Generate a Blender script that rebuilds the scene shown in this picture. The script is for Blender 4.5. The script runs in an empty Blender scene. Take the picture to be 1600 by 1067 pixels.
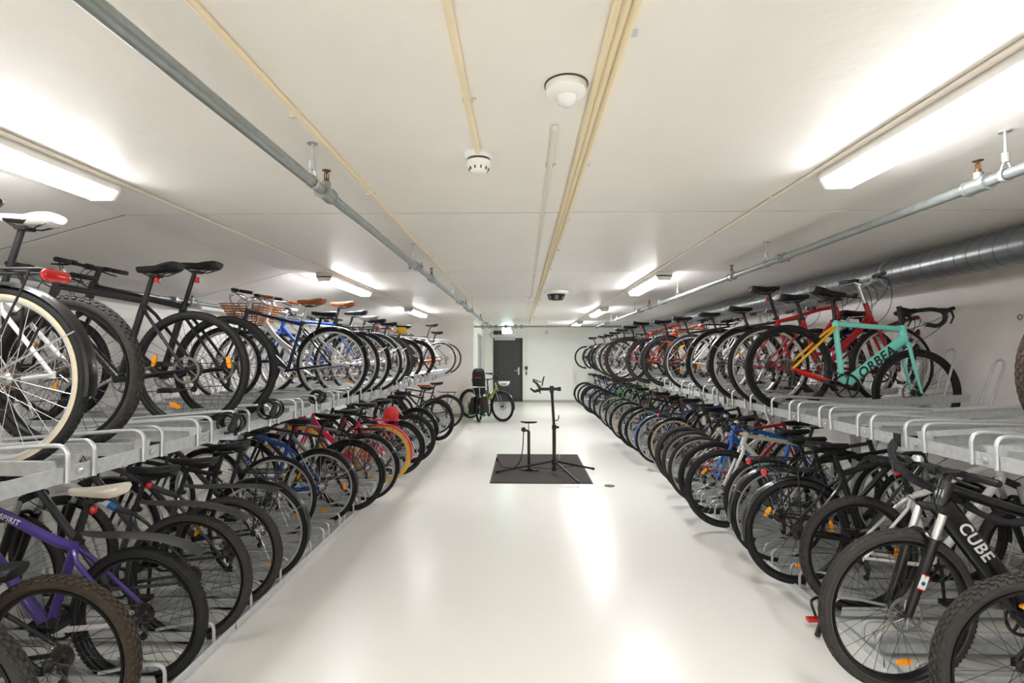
import bpy, math, random
from mathutils import Matrix, Vector
R = math.radians
PI = math.pi
random.seed(7)
C = bpy.context.scene.collection
H = 1.58          # eye height
CEIL = 2.44

# ------------------------------------------------------------------ materials
def lin(c):
    return tuple((v/12.92 if v <= .04045 else ((v+.055)/1.055)**2.4) for v in c)
def rgb(r, g, b):
    return lin((r/255, g/255, b/255))
MATS = {}
def mat(name, col, rough=.5, metal=0., var=0., scale=20., bump=0., bscale=None, coat=0., spec=None, emit=None, estr=0.):
    if name in MATS: return MATS[name]
    m = bpy.data.materials.new(name); m.use_nodes = True
    nt = m.node_tree; b = nt.nodes['Principled BSDF']
    b.inputs['Base Color'].default_value = (*col, 1)
    b.inputs['Roughness'].default_value = rough
    b.inputs['Metallic'].default_value = metal
    if coat: b.inputs['Coat Weight'].default_value = coat
    if spec is not None: b.inputs['Specular IOR Level'].default_value = spec
    if emit:
        b.inputs['Emission Color'].default_value = (*emit, 1); b.inputs['Emission Strength'].default_value = estr
    if var or bump:
        tc = nt.nodes.new('ShaderNodeTexCoord')
        if var:
            n = nt.nodes.new('ShaderNodeTexNoise'); n.inputs['Scale'].default_value = scale; n.inputs['Detail'].default_value = 5
            nt.links.new(tc.outputs['Object'], n.inputs['Vector'])
            r = nt.nodes.new('ShaderNodeMapRange')
            r.inputs['From Min'].default_value = .25; r.inputs['From Max'].default_value = .75
            r.inputs['To Min'].default_value = 1-var; r.inputs['To Max'].default_value = 1+var
            nt.links.new(n.outputs['Fac'], r.inputs['Value'])
            mx = nt.nodes.new('ShaderNodeVectorMath'); mx.operation = 'SCALE'
            mx.inputs[0].default_value = col
            nt.links.new(r.outputs['Result'], mx.inputs['Scale'])
            nt.links.new(mx.outputs[0], b.inputs['Base Color'])
        if bump:
            n2 = nt.nodes.new('ShaderNodeTexNoise'); n2.inputs['Scale'].default_value = bscale or scale; n2.inputs['Detail'].default_value = 6
            nt.links.new(tc.outputs['Object'], n2.inputs['Vector'])
            bp = nt.nodes.new('ShaderNodeBump'); bp.inputs['Strength'].default_value = bump; bp.inputs['Distance'].default_value = .01
            nt.links.new(n2.outputs['Fac'], bp.inputs['Height']); nt.links.new(bp.outputs[0], b.inputs['Normal'])
    MATS[name] = m
    return m
def paint(c, rough=.3):
    """glossy paint of one colour, c is an sRGB triple 0..255"""
    n = 'paint_%d_%d_%d' % c
    return mat(n, rgb(*c), rough, 0, coat=.3)
M_GALV = mat('galvanised_steel', rgb(208, 212, 214), .34, .55, .15, 38, .05, 90)
M_GALVT = mat('galvanised_tube', rgb(196, 199, 200), .35, .6, .08, 60)
M_DUCT = mat('spiral_duct_steel', rgb(150, 154, 156), .32, .75, .08, 12)
M_PIPE = mat('sprinkler_pipe_steel', rgb(150, 156, 154), .38, .6, .12, 30)
M_RUB = mat('tyre_rubber', rgb(18, 17, 17), .7, 0, .2, 30)
M_RUBG = mat('dusty_tyre_rubber', rgb(52, 49, 46), .85, 0, .25, 40)
M_RUBB = mat('muddy_tyre_rubber', rgb(60, 50, 40), .9, 0, .35, 50)
M_RUBC = mat('cream_tyre_rubber', rgb(214, 200, 168), .7, 0, .08, 30)
M_TAN = mat('tan_sidewall_rubber', rgb(190, 150, 96), .7)
M_YEL = mat('yellow_tyre_rubber', rgb(236, 180, 74), .65)
M_STRIPE = mat('reflective_stripe', rgb(205, 205, 200), .5)
M_BLK = mat('black_paint', rgb(9, 9, 10), .3, 0, coat=.2)
M_BLKM = mat('matt_black', rgb(22, 22, 23), .5)
M_PLAS = mat('black_plastic', rgb(15, 15, 16), .45)
M_PLAG = mat('grey_dusty_plastic', rgb(62, 61, 59), .6, 0, .12, 30)
M_SIL = mat('silver_alloy', rgb(200, 200, 200), .28, .85)
M_CHR = mat('spoke_steel', rgb(215, 215, 215), .3, .7)
M_CHRD = mat('black_spoke', rgb(60, 60, 60), .35, .5)
M_RIMB = mat('black_rim', rgb(22, 22, 23), .35, .3)
M_RIMS = mat('silver_rim', rgb(205, 205, 203), .32, .6)
M_RUST = mat('cassette_steel', rgb(110, 98, 86), .4, .8, .3, 80)
M_ROT = mat('brake_rotor_steel', rgb(150, 148, 145), .35, .8)
M_AMB = mat('amber_reflector_plastic', rgb(255, 160, 10), .25, 0, coat=.5)
M_RED = mat('red_light_plastic', rgb(196, 16, 14), .2, 0, coat=.6)
M_BRN = mat('brown_leather', rgb(168, 92, 46), .5, 0, .12, 40)
M_WHT = mat('white_plastic', rgb(232, 232, 228), .4)
M_WHTL = mat('cream_saddle_vinyl', rgb(226, 217, 200), .5)
M_GREYS = mat('grey_saddle_vinyl', rgb(110, 110, 110), .5)
M_BEIGE = mat('beige_cable', rgb(232, 217, 184), .5)
M_COND = mat('white_conduit', rgb(222, 214, 202), .45)
M_BRASS = mat('brass', rgb(112, 80, 52), .4, .6)
M_WICK = mat('wicker', rgb(150, 98, 52), .7, 0, .3, 90)
M_PED = M_PLAS

# ------------------------------------------------------------------ mesh builder
class MB:
    def __init__(s): s.v = []; s.f = []; s.m = []; s.mi = 0
    def face(s, idx): s.f.append(tuple(idx)); s.m.append(s.mi)
    def box(s, c, d, rot=None):
        c = Vector(c); n = len(s.v); hx, hy, hz = d[0]/2, d[1]/2, d[2]/2
        for x in (-hx, hx):
            for y in (-hy, hy):
                for z in (-hz, hz):
                    p = Vector((x, y, z))
                    if rot is not None: p = rot @ p
                    s.v.append(c+p)
        for q in ((0, 1, 3, 2), (4, 6, 7, 5), (0, 4, 5, 1), (2, 3, 7, 6), (0, 2, 6, 4), (1, 5, 7, 3)):
            s.face([n+i for i in q])
        return s
    def tube(s, pts, r, seg=8, closed=False, flat=None):
        """a tube along points; r a number or a list; flat = (wide, tall) scale of the section"""
        pts = [Vector(p) for p in pts]; N = len(pts)
        rs = r if isinstance(r, (list, tuple)) else [r]*N
        def tan(i):
            a = pts[(i-1) % N] if (closed or i > 0) else pts[i]
            b = pts[(i+1) % N] if (closed or i < N-1) else pts[i]
            return (b-a).normalized()
        t = tan(0); up = Vector((0, 0, 1)) if abs(t.z) < .95 else Vector((1, 0, 0))
        u = t.cross(up).normalized(); base = len(s.v)
        for i in range(N):
            t = tan(i); u = (u - t*u.dot(t)).normalized(); w = t.cross(u)
            for k in range(seg):
                a = 2*PI*k/seg; ca, sa = math.cos(a), math.sin(a)
                if flat: ca *= flat[0]; sa *= flat[1]
                s.v.append(pts[i] + (u*ca + w*sa)*rs[i])
        M = N if closed else N-1
        for i in range(M):
            for k in range(seg):
                a = base+i*seg+k; b = base+i*seg+(k+1) % seg
                j = (i+1) % N
                s.face((a, b, base+j*seg+(k+1) % seg, base+j*seg+k))
        if not closed:
            s.face([base+k for k in range(seg)][::-1]); s.face([base+(N-1)*seg+k for k in range(seg)])
        return s
    def lathe(s, prof, n=48, c=(0, 0, 0), axis='y', closed=True, a0=0., a1=2*PI):
        """revolve (radius, along) profile about an axis; closed = profile is a loop"""
        c = Vector(c); base = len(s.v); full = abs(a1-a0-2*PI) < 1e-6; K = len(prof)
        steps = n if full else n+1
        for i in range(steps):
            a = a0+(a1-a0)*i/n
            for (r, h) in prof:
                if axis == 'y': p = Vector((r*math.cos(a), h, r*math.sin(a)))
                elif axis == 'z': p = Vector((r*math.cos(a), r*math.sin(a), h))
                else: p = Vector((h, r*math.cos(a), r*math.sin(a)))
                s.v.append(c+p)
        for i in range(n):
            j = (i+1) % steps
            for k in range(K if closed else K-1):
                l = (k+1) % K
                s.face((base+i*K+k, base+i*K+l, base+j*K+l, base+j*K+k))
        if closed and not full:
            s.face([base+k for k in range(K)]); s.face([base+(steps-1)*K+k for k in range(K)][::-1])
        if not closed and full:
            if prof[0][0] > 1e-5: s.face([base+i*K for i in range(n)])
            if prof[-1][0] > 1e-5: s.face([base+i*K+K-1 for i in range(n)][::-1])
        return s
    def loft(s, secs):
        base = len(s.v); K = len(secs[0])
        for sec in secs:
            for p in sec: s.v.append(Vector(p))
        for i in range(len(secs)-1):
            for k in range(K):
                l = (k+1) % K
                s.face((base+i*K+k, base+i*K+l, base+(i+1)*K+l, base+(i+1)*K+k))
        s.face([base+k for k in range(K)][::-1]); s.face([base+(len(secs)-1)*K+k for k in range(K)])
        return s
    def prism(s, poly, y0, y1):
        """extrude an (x, z) outline along y"""
        s.loft([[(x, y0, z) for x, z in poly], [(x, y1, z) for x, z in poly]])
        return s
    def mesh(s, name, smooth=True):
        me = bpy.data.meshes.new(name)
        me.from_pydata([tuple(v) for v in s.v], [], s.f)
        import bmesh
        bm = bmesh.new(); bm.from_mesh(me); bmesh.ops.recalc_face_normals(bm, faces=bm.faces); bm.to_mesh(me); bm.free()
        me.polygons.foreach_set('material_index', s.m)
        if smooth:
            me.polygons.foreach_set('use_smooth', [True]*len(me.polygons))
            me.set_sharp_from_angle(angle=R(38))
        return me

def link(name, me, m, parent=None, mtx=None):
    o = bpy.data.objects.new(name, me); C.objects.link(o)
    if m is not None:
        if not me.materials: me.materials.append(None)
        sl = o.material_slots[0]; sl.link = 'OBJECT'; sl.material = m
    if parent is not None: o.parent = parent
    if mtx is not None: o.matrix_local = mtx
    return o
def obj(name, mb, m, parent=None, mtx=None, smooth=True):
    return link(name, mb.mesh(name, smooth), m, parent, mtx)
def thing(name, label, cat, loc=(0, 0, 0), rz=0, group=None):
    o = bpy.data.objects.new(name, None); C.objects.link(o); o.empty_display_size = .1
    o.location = loc; o.rotation_euler = (0, 0, rz); o['label'] = label; o['category'] = cat
    if group: o['group'] = group
    return o
def tag(o, label, cat, group=None):
    o['label'] = label; o['category'] = cat
    if group: o['group'] = group
    return o
def struct(name, mb, m, parent=None, smooth=False):
    o = obj(name, mb, m, parent, smooth=smooth)
    if parent is None: o['kind'] = 'structure'
    return o
CACHE = {}
def cached(key, fn):
    if key not in CACHE: CACHE[key] = fn().mesh(str(key[0]))
    return CACHE[key]
def T(x, y, z): return Matrix.Translation((x, y, z))

def bez(p0, p1, p2, p3, n=10):
    p0, p1, p2, p3 = map(Vector, (p0, p1, p2, p3)); out = []
    for i in range(n+1):
        t = i/n; u = 1-t
        out.append(p0*u**3+p1*3*u*u*t+p2*3*u*t*t+p3*t**3)
    return out
def fillet(pts, rad, n=5):
    pts = [Vector(p) for p in pts]; out = [pts[0]]
    for i in range(1, len(pts)-1):
        a, b, c = pts[i-1], pts[i], pts[i+1]
        d1 = (a-b); d2 = (c-b); r = min(rad, d1.length*.49, d2.length*.49)
        s = b+d1.normalized()*r; e = b+d2.normalized()*r
        for k in range(n+1):
            t = k/n; out.append(s*(1-t)**2+b*2*t*(1-t)+e*t*t)
    out.append(pts[-1]); return out

# ------------------------------------------------------------------ the room
LW, RW, FAR, NEAR, JOG, CORR = -3.65, 3.65, 16.8, -6.0, 12.9, -1.27
SLX, SLOPE = -2.47, .27
def floor_mat():
    m = mat('epoxy_floor', rgb(236, 235, 228), .26, 0, .01, 1.3)
    nt = m.node_tree; b = nt.nodes['Principled BSDF']
    b.inputs['Specular IOR Level'].default_value = .45
    return m
M_FLOOR = floor_mat()
M_CEIL = mat('painted_concrete_ceiling', rgb(240, 237, 232), .42, 0, .02, 2.5, .25, 14)
M_WALLR = mat('painted_concrete_wall', rgb(242, 237, 232), .75, 0, .04, 3, .35, 10)
M_WALLF = mat('white_painted_wall', rgb(243, 244, 239), .7, 0, .015, 3, .1, 10)
M_SEAM = mat('dark_joint_sealant', rgb(70, 66, 58), .9, 0, .3, 8)
struct('floor', MB().box(((LW+RW)/2, (NEAR+FAR)/2, -.1), (RW-LW+.6, FAR-NEAR+.6, .2)), M_FLOOR)
# ceiling: flat slab with joints, and a sloped strip over the left rack
mb = MB(); ms = MB()
seams = [-3.6, -1.35, .9, 3.1, 5.32, 7.6, 9.9, 12.2, 14.5]
cuts = [NEAR-.2]+seams+[FAR+.2]
zl = CEIL-SLOPE*(SLX-LW+.2)
for a, b in zip(cuts[:-1], cuts[1:]):
    g = .008
    mb.loft([[(SLX, a+g, CEIL), (RW+.2, a+g, CEIL), (RW+.2, a+g, CEIL+.2), (SLX, a+g, CEIL+.2)],
             [(SLX, b-g, CEIL), (RW+.2, b-g, CEIL), (RW+.2, b-g, CEIL+.2), (SLX, b-g, CEIL+.2)]])
    ms.loft([[(LW-.2, a+g, zl), (SLX, a+g, CEIL), (SLX, a+g, CEIL+.2), (LW-.2, a+g, CEIL+.2)],
             [(LW-.2, b-g, zl), (SLX, b-g, CEIL), (SLX, b-g, CEIL+.2), (LW-.2, b-g, CEIL+.2)]])
struct('ceiling', mb, M_CEIL)
struct('ceiling', ms, M_CEIL)
mb = MB()
for s_ in seams:
    mb.loft([[(SLX, s_-.012, CEIL+.004), (RW, s_-.012, CEIL+.004), (RW, s_+.012, CEIL+.004), (SLX, s_+.012, CEIL+.004)],
             [(SLX, s_-.012, CEIL+.03), (RW, s_-.012, CEIL+.03), (RW, s_+.012, CEIL+.03), (SLX, s_+.012, CEIL+.03)]])
    mb.loft([[(LW, s_-.012, zl+.058), (SLX, s_-.012, CEIL+.004), (SLX, s_+.012, CEIL+.004), (LW, s_+.012, zl+.058)],
             [(LW, s_-.012, zl+.1), (SLX, s_-.012, CEIL+.05), (SLX, s_+.012, CEIL+.05), (LW, s_+.012, zl+.1)]])
struct('trim_1', mb, M_SEAM)
# left wall: white horizontal ribbed cladding
mb = MB(); prof = []
z = 0.
while z < CEIL:
    prof += [(LW, z), (LW, z+.085), (LW-.008, z+.088), (LW-.008, z+.097)]; z += .1
prof = [(x, zz) for x, zz in prof if zz < CEIL]
poly = prof+[(LW-.2, CEIL), (LW-.2, 0)]
mb.prism(poly, NEAR-.2, FAR)
struct('wall_left', mb, mat('white_ribbed_cladding', rgb(238, 236, 231), .5))
mb = MB().box((RW+.1, (NEAR+FAR)/2, CEIL/2), (.2, FAR-NEAR+.4, CEIL))
struct('wall_right', mb, M_WALLR)
DX0, DX1, DH = -.99, -.03, 2.1
mb = MB()
mb.box(((CORR+DX0)/2, FAR+.1, CEIL/2), (DX0-CORR, .2, CEIL))
mb.box(((RW+DX1)/2, FAR+.1, CEIL/2), (RW-DX1, .2, CEIL))
mb.box(((DX0+DX1)/2, FAR+.1, (CEIL+DH)/2), (DX1-DX0, .2, CEIL-DH))
struct('wall_back', mb, M_WALLF)
struct('wall_front', MB().box((0, NEAR-.1, CEIL/2), (RW-LW, .2, CEIL)), M_WALLR)
# jog: wall closing the left row, and corridor side wall with a door opening
struct('wall_jog', MB().box(((LW+CORR)/2, JOG+.1, CEIL/2), (CORR-LW, .2, CEIL)), M_WALLR)
mb = MB()
mb.box((CORR-.1, (JOG+14.2)/2+.1, CEIL/2), (.2, 14.2-JOG-.2, CEIL))
mb.box((CORR-.1, (15.2+FAR)/2, CEIL/2), (.2, FAR-15.2, CEIL))
mb.box((CORR-.1, 14.7, (2.1+CEIL)/2), (.2, 1.0, CEIL-2.1))
struct('wall_corridor', mb, M_WALLF)
o = struct('door_2', MB().box((CORR-.05, 14.7, 1.05), (.05, .98, 2.08)), mat('grey_steel_door', rgb(150, 160, 158), .4))
fr = MB()
for yy in (14.2, 15.2): fr.box((CORR, yy, 1.06), (.07, .06, 2.12))
fr.box((CORR, 14.7, 2.12), (.07, 1.06, .06))
obj('door_frame', fr, paint((205, 208, 204)), o, smooth=False)
hb = MB().tube([(CORR-.02, 14.4, 1.05), (CORR+.05, 14.4, 1.05), (CORR+.05, 14.52, 1.05)], .01)
obj('door_handle', hb, M_SIL, o)
gl = MB().box((CORR-.022, 14.7, 1.5), (.006, .3, .9)); obj('glass_panel', gl, mat('dark_door_glass', rgb(60, 70, 72), .1), o, smooth=False)
# dark steel door at the far end
M_DOOR = mat('dark_grey_steel_door', rgb(66, 67, 66), .5, 0, .03, 4)
mb = MB().box(((DX0+DX1)/2, FAR+.06, DH/2), (DX1-DX0-.1, .06, DH-.05))
dr = struct('door_1', mb, M_DOOR)
fr = MB()
for xx in (DX0+.025, DX1-.025): fr.box((xx, FAR+.04, DH/2), (.05, .14, DH))
fr.box(((DX0+DX1)/2, FAR+.04, DH-.02), (DX1-DX0-.1, .14, .04))
obj('door_frame', fr, mat('door_frame_dark', rgb(52, 53, 52), .5), dr, smooth=False)
pl = MB().box((DX1-.13, FAR+.022, 1.02), (.045, .016, .24)); hp = obj('handle_plate', pl, M_SIL, dr, smooth=False)
hb = MB().tube([(DX1-.13, FAR+.02, 1.04), (DX1-.13, FAR-.05, 1.04), (DX1-.26, FAR-.05, 1.04)], .011)
obj('door_handle', hb, M_SIL, hp)
cb = MB().box((DX0+.38, FAR-.03, DH-.02), (.68, .07, .1)); clo = obj('door_closer', cb, mat('closer_silver', rgb(190, 195, 195), .4, .3), dr, smooth=False)
obj('threshold', MB().box(((DX0+DX1)/2, FAR, .008), (DX1-DX0, .16, .016)), M_GALV, dr, smooth=False)
# skirtings
M_SKIRT = mat('grey_floor_coving', rgb(176, 177, 168), .5)
struct('baseboard_back', MB().box(((DX1+RW)/2, FAR-.01, .04), (RW-DX1, .02, .08)), M_SKIRT)
struct('baseboard_jog', MB().box(((LW+CORR)/2, JOG-.01, .04), (CORR-LW, .02, .08)), M_SKIRT)
struct('baseboard_right', MB().box((RW-.01, (NEAR+FAR)/2, .04), (.02, FAR-NEAR, .08)), M_SKIRT)
# formwork tie holes on the right wall
mb = MB()
for yy in [1.4+1.22*k for k in range(13)]:
    for zz in (.55, 1.85):
        mb.lathe([(.022, .004), (.022, -.002), (.012, -.003), (.012, .004)], 16, (RW-.002, yy, zz), 'x')
struct('trim_2', mb, mat('tie_hole_grey', rgb(175, 168, 158), .9))

# ------------------------------------------------------------------ lamps
def diffuser(e): return mat('lit_lamp_diffuser_%d' % e, (1, 1, 1), .5, emit=(1., .997, 1.015), estr=e)
M_LBODY = mat('lamp_body_white', rgb(226, 224, 218), .5)
LAMP_L = 1.42
def lamp(x, yfar, label, e=14):
    y0 = yfar-LAMP_L
    t = thing('ceiling_lamp', label, 'ceiling light', (x, yfar-LAMP_L/2, CEIL), 0, 'tube lamps along the two rack rows')
    obj('lamp_housing', MB().box((0, 0, -.026), (.17, LAMP_L, .052)), M_LBODY, t, smooth=False)
    d = MB(); w = .078
    sec = [(-w, -.051), (-w, -.058), (-.055, -.092), (.055, -.092), (w, -.058), (w, -.051)]
    d.prism(sec, -LAMP_L/2+.015, LAMP_L/2-.015)
    obj('diffuser', d, diffuser(e), t, smooth=False)
    for e in (-1, 1):
        c = MB(); c.prism([(-w-.003, -.04), (-w-.003, -.056), (-.057, -.095), (.057, -.095), (w+.003, -.056), (w+.003, -.04)], e*(LAMP_L/2-.015), e*(LAMP_L/2))
        obj('end_cap', c, mat('translucent_end_cap', rgb(238, 238, 234), .4), t, smooth=False)
    return t
es = [15, 11, 16, 18, 22]
ys = [-1.55, 2.5, 6.75, 10.7, 14.7]
od = ['behind the viewer', 'nearest the viewer, cut by the photo edge', 'second from the viewer', 'third from the viewer', 'farthest, near the back wall']
for i, yy in enumerate(ys):
    if i < 4: lamp(-2.1, yy, 'lit tube lamp over the left racks, '+od[i], es[i])
    lamp(1.46, yy+(-.1 if i == 1 else 0), 'lit tube lamp before the right racks, '+od[i], es[i])
lamp(-2.1, -4.9+.3, 'lit tube lamp over the left racks, farthest behind the viewer')
lamp(1.46, -4.9+.3, 'lit tube lamp before the right racks, farthest behind the viewer')
# conduits that feed the lamps
def conduit(name, pts, r, m, label, cat='conduit', clips=None, flat=None):
    o = tag(obj(name, MB().tube(pts, r, 10, flat=flat), m), label, cat)
    if clips:
        for (x, y, z) in clips:
            obj('clip', MB().box((x, y, z), (.034, .014, .014)).box((x+.022, y, z+.006), (.016, .012, .005)), M_COND, o, smooth=False)
    return o
cl = [(-2.0, y, CEIL-.007) for y in (3.2, 4.0, 4.8, 7.5, 8.6, 11.6)]
conduit('cable_conduit', [(-2.0, NEAR, CEIL-.012), (-2.0, JOG, CEIL-.012)], .011, M_COND, 'thin white conduit running along the left row of ceiling lamps', clips=cl)
cl = [(1.36, y, CEIL-.007) for y in (2.8, 3.6, 4.4, 7.5, 8.6, 11.6)]
conduit('cable_conduit', [(1.36, NEAR, CEIL-.012), (1.36, FAR, CEIL-.012)], .011, M_COND, 'thin white conduit running along the right row of ceiling lamps', clips=cl)
cl = [(-.82, .9+.9*k, CEIL-.006) for k in range(12)]
conduit('ceiling_cable', [(-.8, NEAR, CEIL-.01), (-.8, 2.0, CEIL-.01), (-.83, 6., CEIL-.01), (-.84, 13.0, CEIL-.01)], .011, M_BEIGE, 'long beige cable along the ceiling beside the left sprinkler pipe', 'cable', cl)
conduit('ceiling_cable', [(-.185, NEAR, CEIL-.012), (-.185, 1.2, CEIL-.012), (-.192, 2.2, CEIL-.012)], .012, M_BEIGE, 'beige cable ending at the small smoke detector', 'cable', [(-.188, 1.7, CEIL-.006)])
t = thing('cable_bundle', 'pair of beige pipes side by side along the ceiling right of centre', 'cable', (.25, 6, CEIL))
for dx in (-.024, 0, .026):
    obj('cable', MB().tube([(dx, -12, -.012), (dx*.9, -3, -.012), (dx*.7-.045, 3, -.012), (dx*.6-.09, 8.6, -.012)], .0125, 10), M_BEIGE, t)
for k in range(13):
    obj('clip', MB().box((.045-.006*k*.6, -5.6+.95*k, -.006), (.024, .016, .012)), M_GALV, t, smooth=False)
conduit('cable_conduit', [(.118, 1.9, CEIL-.014), (.115, 7.6, CEIL-.014), (.09, 7.7, CEIL-.014), (.09, 13.5, CEIL-.014)], .012, M_COND, 'white conduit running away from the round motion sensor', clips=[(.118, 2.3, CEIL-.008), (.116, 5.6, CEIL-.008)])
tag(obj('junction_box', MB().box((.08, 7.9, CEIL-.025), (.16, .2, .05)), M_WHT, smooth=False), 'small white junction box on the ceiling where two conduits meet', 'junction box')
# motion sensor, smoke detector, camera
def lz(name, prof, m, parent, n=32): return obj(name, MB().lathe(prof, n, (0, 0, 0), 'z', closed=False), m, parent)
t = thing('motion_sensor', 'round white ceiling motion sensor with a milky lens', 'sensor', (.137, 1.62, CEIL))
lz('sensor_body', [(.0, 0), (.066, 0), (.067, -.006), (.064, -.026), (.05, -.036), (.034, -.04), (.0, -.04)], M_WHT, t)
lz('lens', [(.033, -.038), (.032, -.048), (.026, -.06), (.014, -.068), (0, -.07)], mat('milky_lens', rgb(226, 230, 228), .25), t)
lz('mount_ring', [(0, 0), (.07, 0), (.07, -.004), (0, -.004)], M_PLAG, t)
t = thing('smoke_detector', 'small white smoke detector with dark vent slots on the ceiling', 'smoke detector', (-.192, 2.18, CEIL))
lz('detector_base', [(0, 0), (.062, 0), (.062, -.012), (.055, -.02), (.055, -.024), (0, -.024)], M_WHT, t)
lz('vent_band', [(0, -.022), (.048, -.022), (.048, -.04), (0, -.04)], M_PLAG, t)
lz('detector_body', [(0, -.034), (.052, -.034), (.052, -.05), (.042, -.06), (.036, -.075), (.026, -.082), (0, -.084)], M_WHT, t)
for k in range(10):
    a = 2*PI*k/10
    obj('vent_slot', MB().box((.0405*math.cos(a), .0405*math.sin(a), -.067), (.006, .004, .012), Matrix.Rotation(a, 3, 'Z')), M_BLKM, t, smooth=False)
t = thing('security_camera', 'white ceiling camera unit with black multi lens dome', 'camera', (.45, 7.05, CEIL))
lz('camera_mount', [(0, 0), (.17, 0), (.17, -.03), (.15, -.04), (0, -.04)], M_WHT, t)
lz('camera_body', [(0, -.038), (.125, -.038), (.12, -.06), (.09, -.11), (.07, -.12), (0, -.12)], M_BLKM, t, 8)
for k in range(6):
    a = 2*PI*(k+.5)/6
    d = Matrix.Rotation(a, 4, 'Z') @ T(.1, 0, -.085) @ Matrix.Rotation(R(115), 4, 'Y')
    link('lens', cached(('cam_lens',), lambda: MB().lathe([(0, -.01), (.03, -.01), (.03, .012), (.022, .014), (.018, .008), (0, .012)], 20, (0, 0, 0), 'z', closed=False)), mat('lens_glass', rgb(120, 122, 124), .12, .2), t, d)

# ------------------------------------------------------------------ sprinkler pipes
def sprinkler_pipe(x, z, y0, y1, label, hang, heads, coup):
    t = thing('sprinkler_pipe', label, 'pipe', (x, y0, z))
    obj('pipe', MB().tube([(0, 0, 0), (0, y1-y0, 0)], .022, 16), M_PIPE, t)
    for y in hang:
        h = MB().tube([(0, y-y0, .06), (0, y-y0, CEIL-z)], .005, 8)
        h.tube([(-.001, y-y0-.001, .085), (0, y-y0, .05)], .013, 10)
        h.lathe([(.028, -.008), (.0255, -.008), (.0255, .008), (.028, .008)], 20, (0, y-y0, 0), 'y')
        h.tube([(-.02, y-y0, .02), (-.006, y-y0, .055)], .0035, 6).tube([(.02, y-y0, .02), (.006, y-y0, .055)], .0035, 6)
        h.lathe([(0, 0), (.022, 0), (.022, -.004), (0, -.004)], 12, (0, y-y0, CEIL-z), 'z', closed=False)
        obj('hanger', h, M_GALVT, t)
    for y in heads:
        f = MB().tube([(0, y-y0-.045, 0), (0, y-y0+.045, 0)], .031, 16).tube([(0, y-y0, 0), (0, y-y0, .05)], .018, 12)
        f.lathe([(.034, -.006), (.02, -.006), (.02, .006), (.034, .006)], 16, (0, y-y0-.045, 0), 'y').lathe([(.034, -.006), (.02, -.006), (.02, .006), (.034, .006)], 16, (0, y-y0+.045, 0), 'y')
        tf = obj('tee_fitting', f, M_PIPE, t)
        s = MB().tube([(0, y-y0, .045), (0, y-y0, .065)], .011, 10).tube([(-.009, y-y0, .064), (-.009, y-y0, .085), (0, y-y0, .1)], .0028, 6)
        s.tube([(.009, y-y0, .064), (.009, y-y0, .085), (0, y-y0, .1)], .0028, 6).tube([(0, y-y0, .064), (0, y-y0, .098)], .003, 6)
        s.lathe([(0, .099), (.018, .099), (.019, .102), (0, .103)], 16, (0, y-y0, 0), 'z', closed=False)
        obj('sprinkler_head', s, M_BRASS, tf)
    for y in coup:
        f = MB().tube([(0, y-y0-.03, 0), (0, y-y0+.03, 0)], .033, 14)
        for sx in (-1, 1):
            f.box((sx*.042, y-y0, 0), (.03, .05, .022)); f.tube([(sx*.045, y-y0, -.028), (sx*.045, y-y0, .028)], .006, 6)
        obj('pipe_coupling', f, M_PIPE, t)
    return t
PZ = H+.70
sprinkler_pipe(-.86, PZ, NEAR, 13.1, 'long galvanised sprinkler pipe hung under the ceiling left of centre', [.3, 2.05, 3.95, 6.2, 8.6, 10.9, 12.6], [2.2, 4.75, 7.6, 10.2], [4.05, 6.9, 8.2, 11.5])
sprinkler_pipe(1.86, PZ-.01, NEAR, 13.1, 'long galvanised sprinkler pipe hung under the ceiling before the right racks', [.3, 2.0, 3.95, 6.2, 8.6, 10.9, 12.6], [2.12, 4.6, 7.6, 10.2], [3.7, 6.9, 8.2, 11.5])
sprinkler_pipe(-3.42, H+.53, NEAR, 12.5, 'thin galvanised pipe along the left wall above the upper bicycles', [], [5.2, 10.2], [4.9, 8.2])
t = thing('sprinkler_pipe', 'galvanised pipe crossing the hall sideways before the back wall', 'pipe', (0, 13.1, PZ))
obj('pipe', MB().tube([(LW+.1, 0, 0), (RW-.2, 0, 0)], .024, 14), M_PIPE, t)
for x in (-2.9, -1.9, -.4, .6, 2.6):
    obj('hanger', MB().tube([(x, 0, 0), (x, 0, CEIL-PZ)], .005, 6), M_GALVT, t)
for x in (-1.05, -.86, -.7, -.45, -.2, -.05, 1.86):
    obj('pipe_coupling', MB().tube([(x-.04, 0, 0), (x+.04, 0, 0)], .045, 12).tube([(x, -.03, -.05), (x, -.03, .05)], .007, 6), M_PIPE, t)
obj('valve', MB().tube([(-.3, 0, 0), (-.3, -.02, -.1)], .02, 10).lathe([(.05, -.008), (.04, -.008), (.04, .008), (.05, .008)], 18, (-.3, -.02, -.12), 'y'), M_PIPE, t)
# little hook ring below the cross pipe
tag(obj('ring_hook', MB().tube([(0.75+.05*math.cos(a*PI/8), 16.6, 2.27+.05*math.sin(a*PI/8)) for a in range(16)], .006, 6, closed=True).tube([(.75, 16.6, 2.27), (.75, FAR, 2.3)], .008, 6), M_PLAG), 'small round ring fixed high on the back wall', 'ring')

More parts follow.
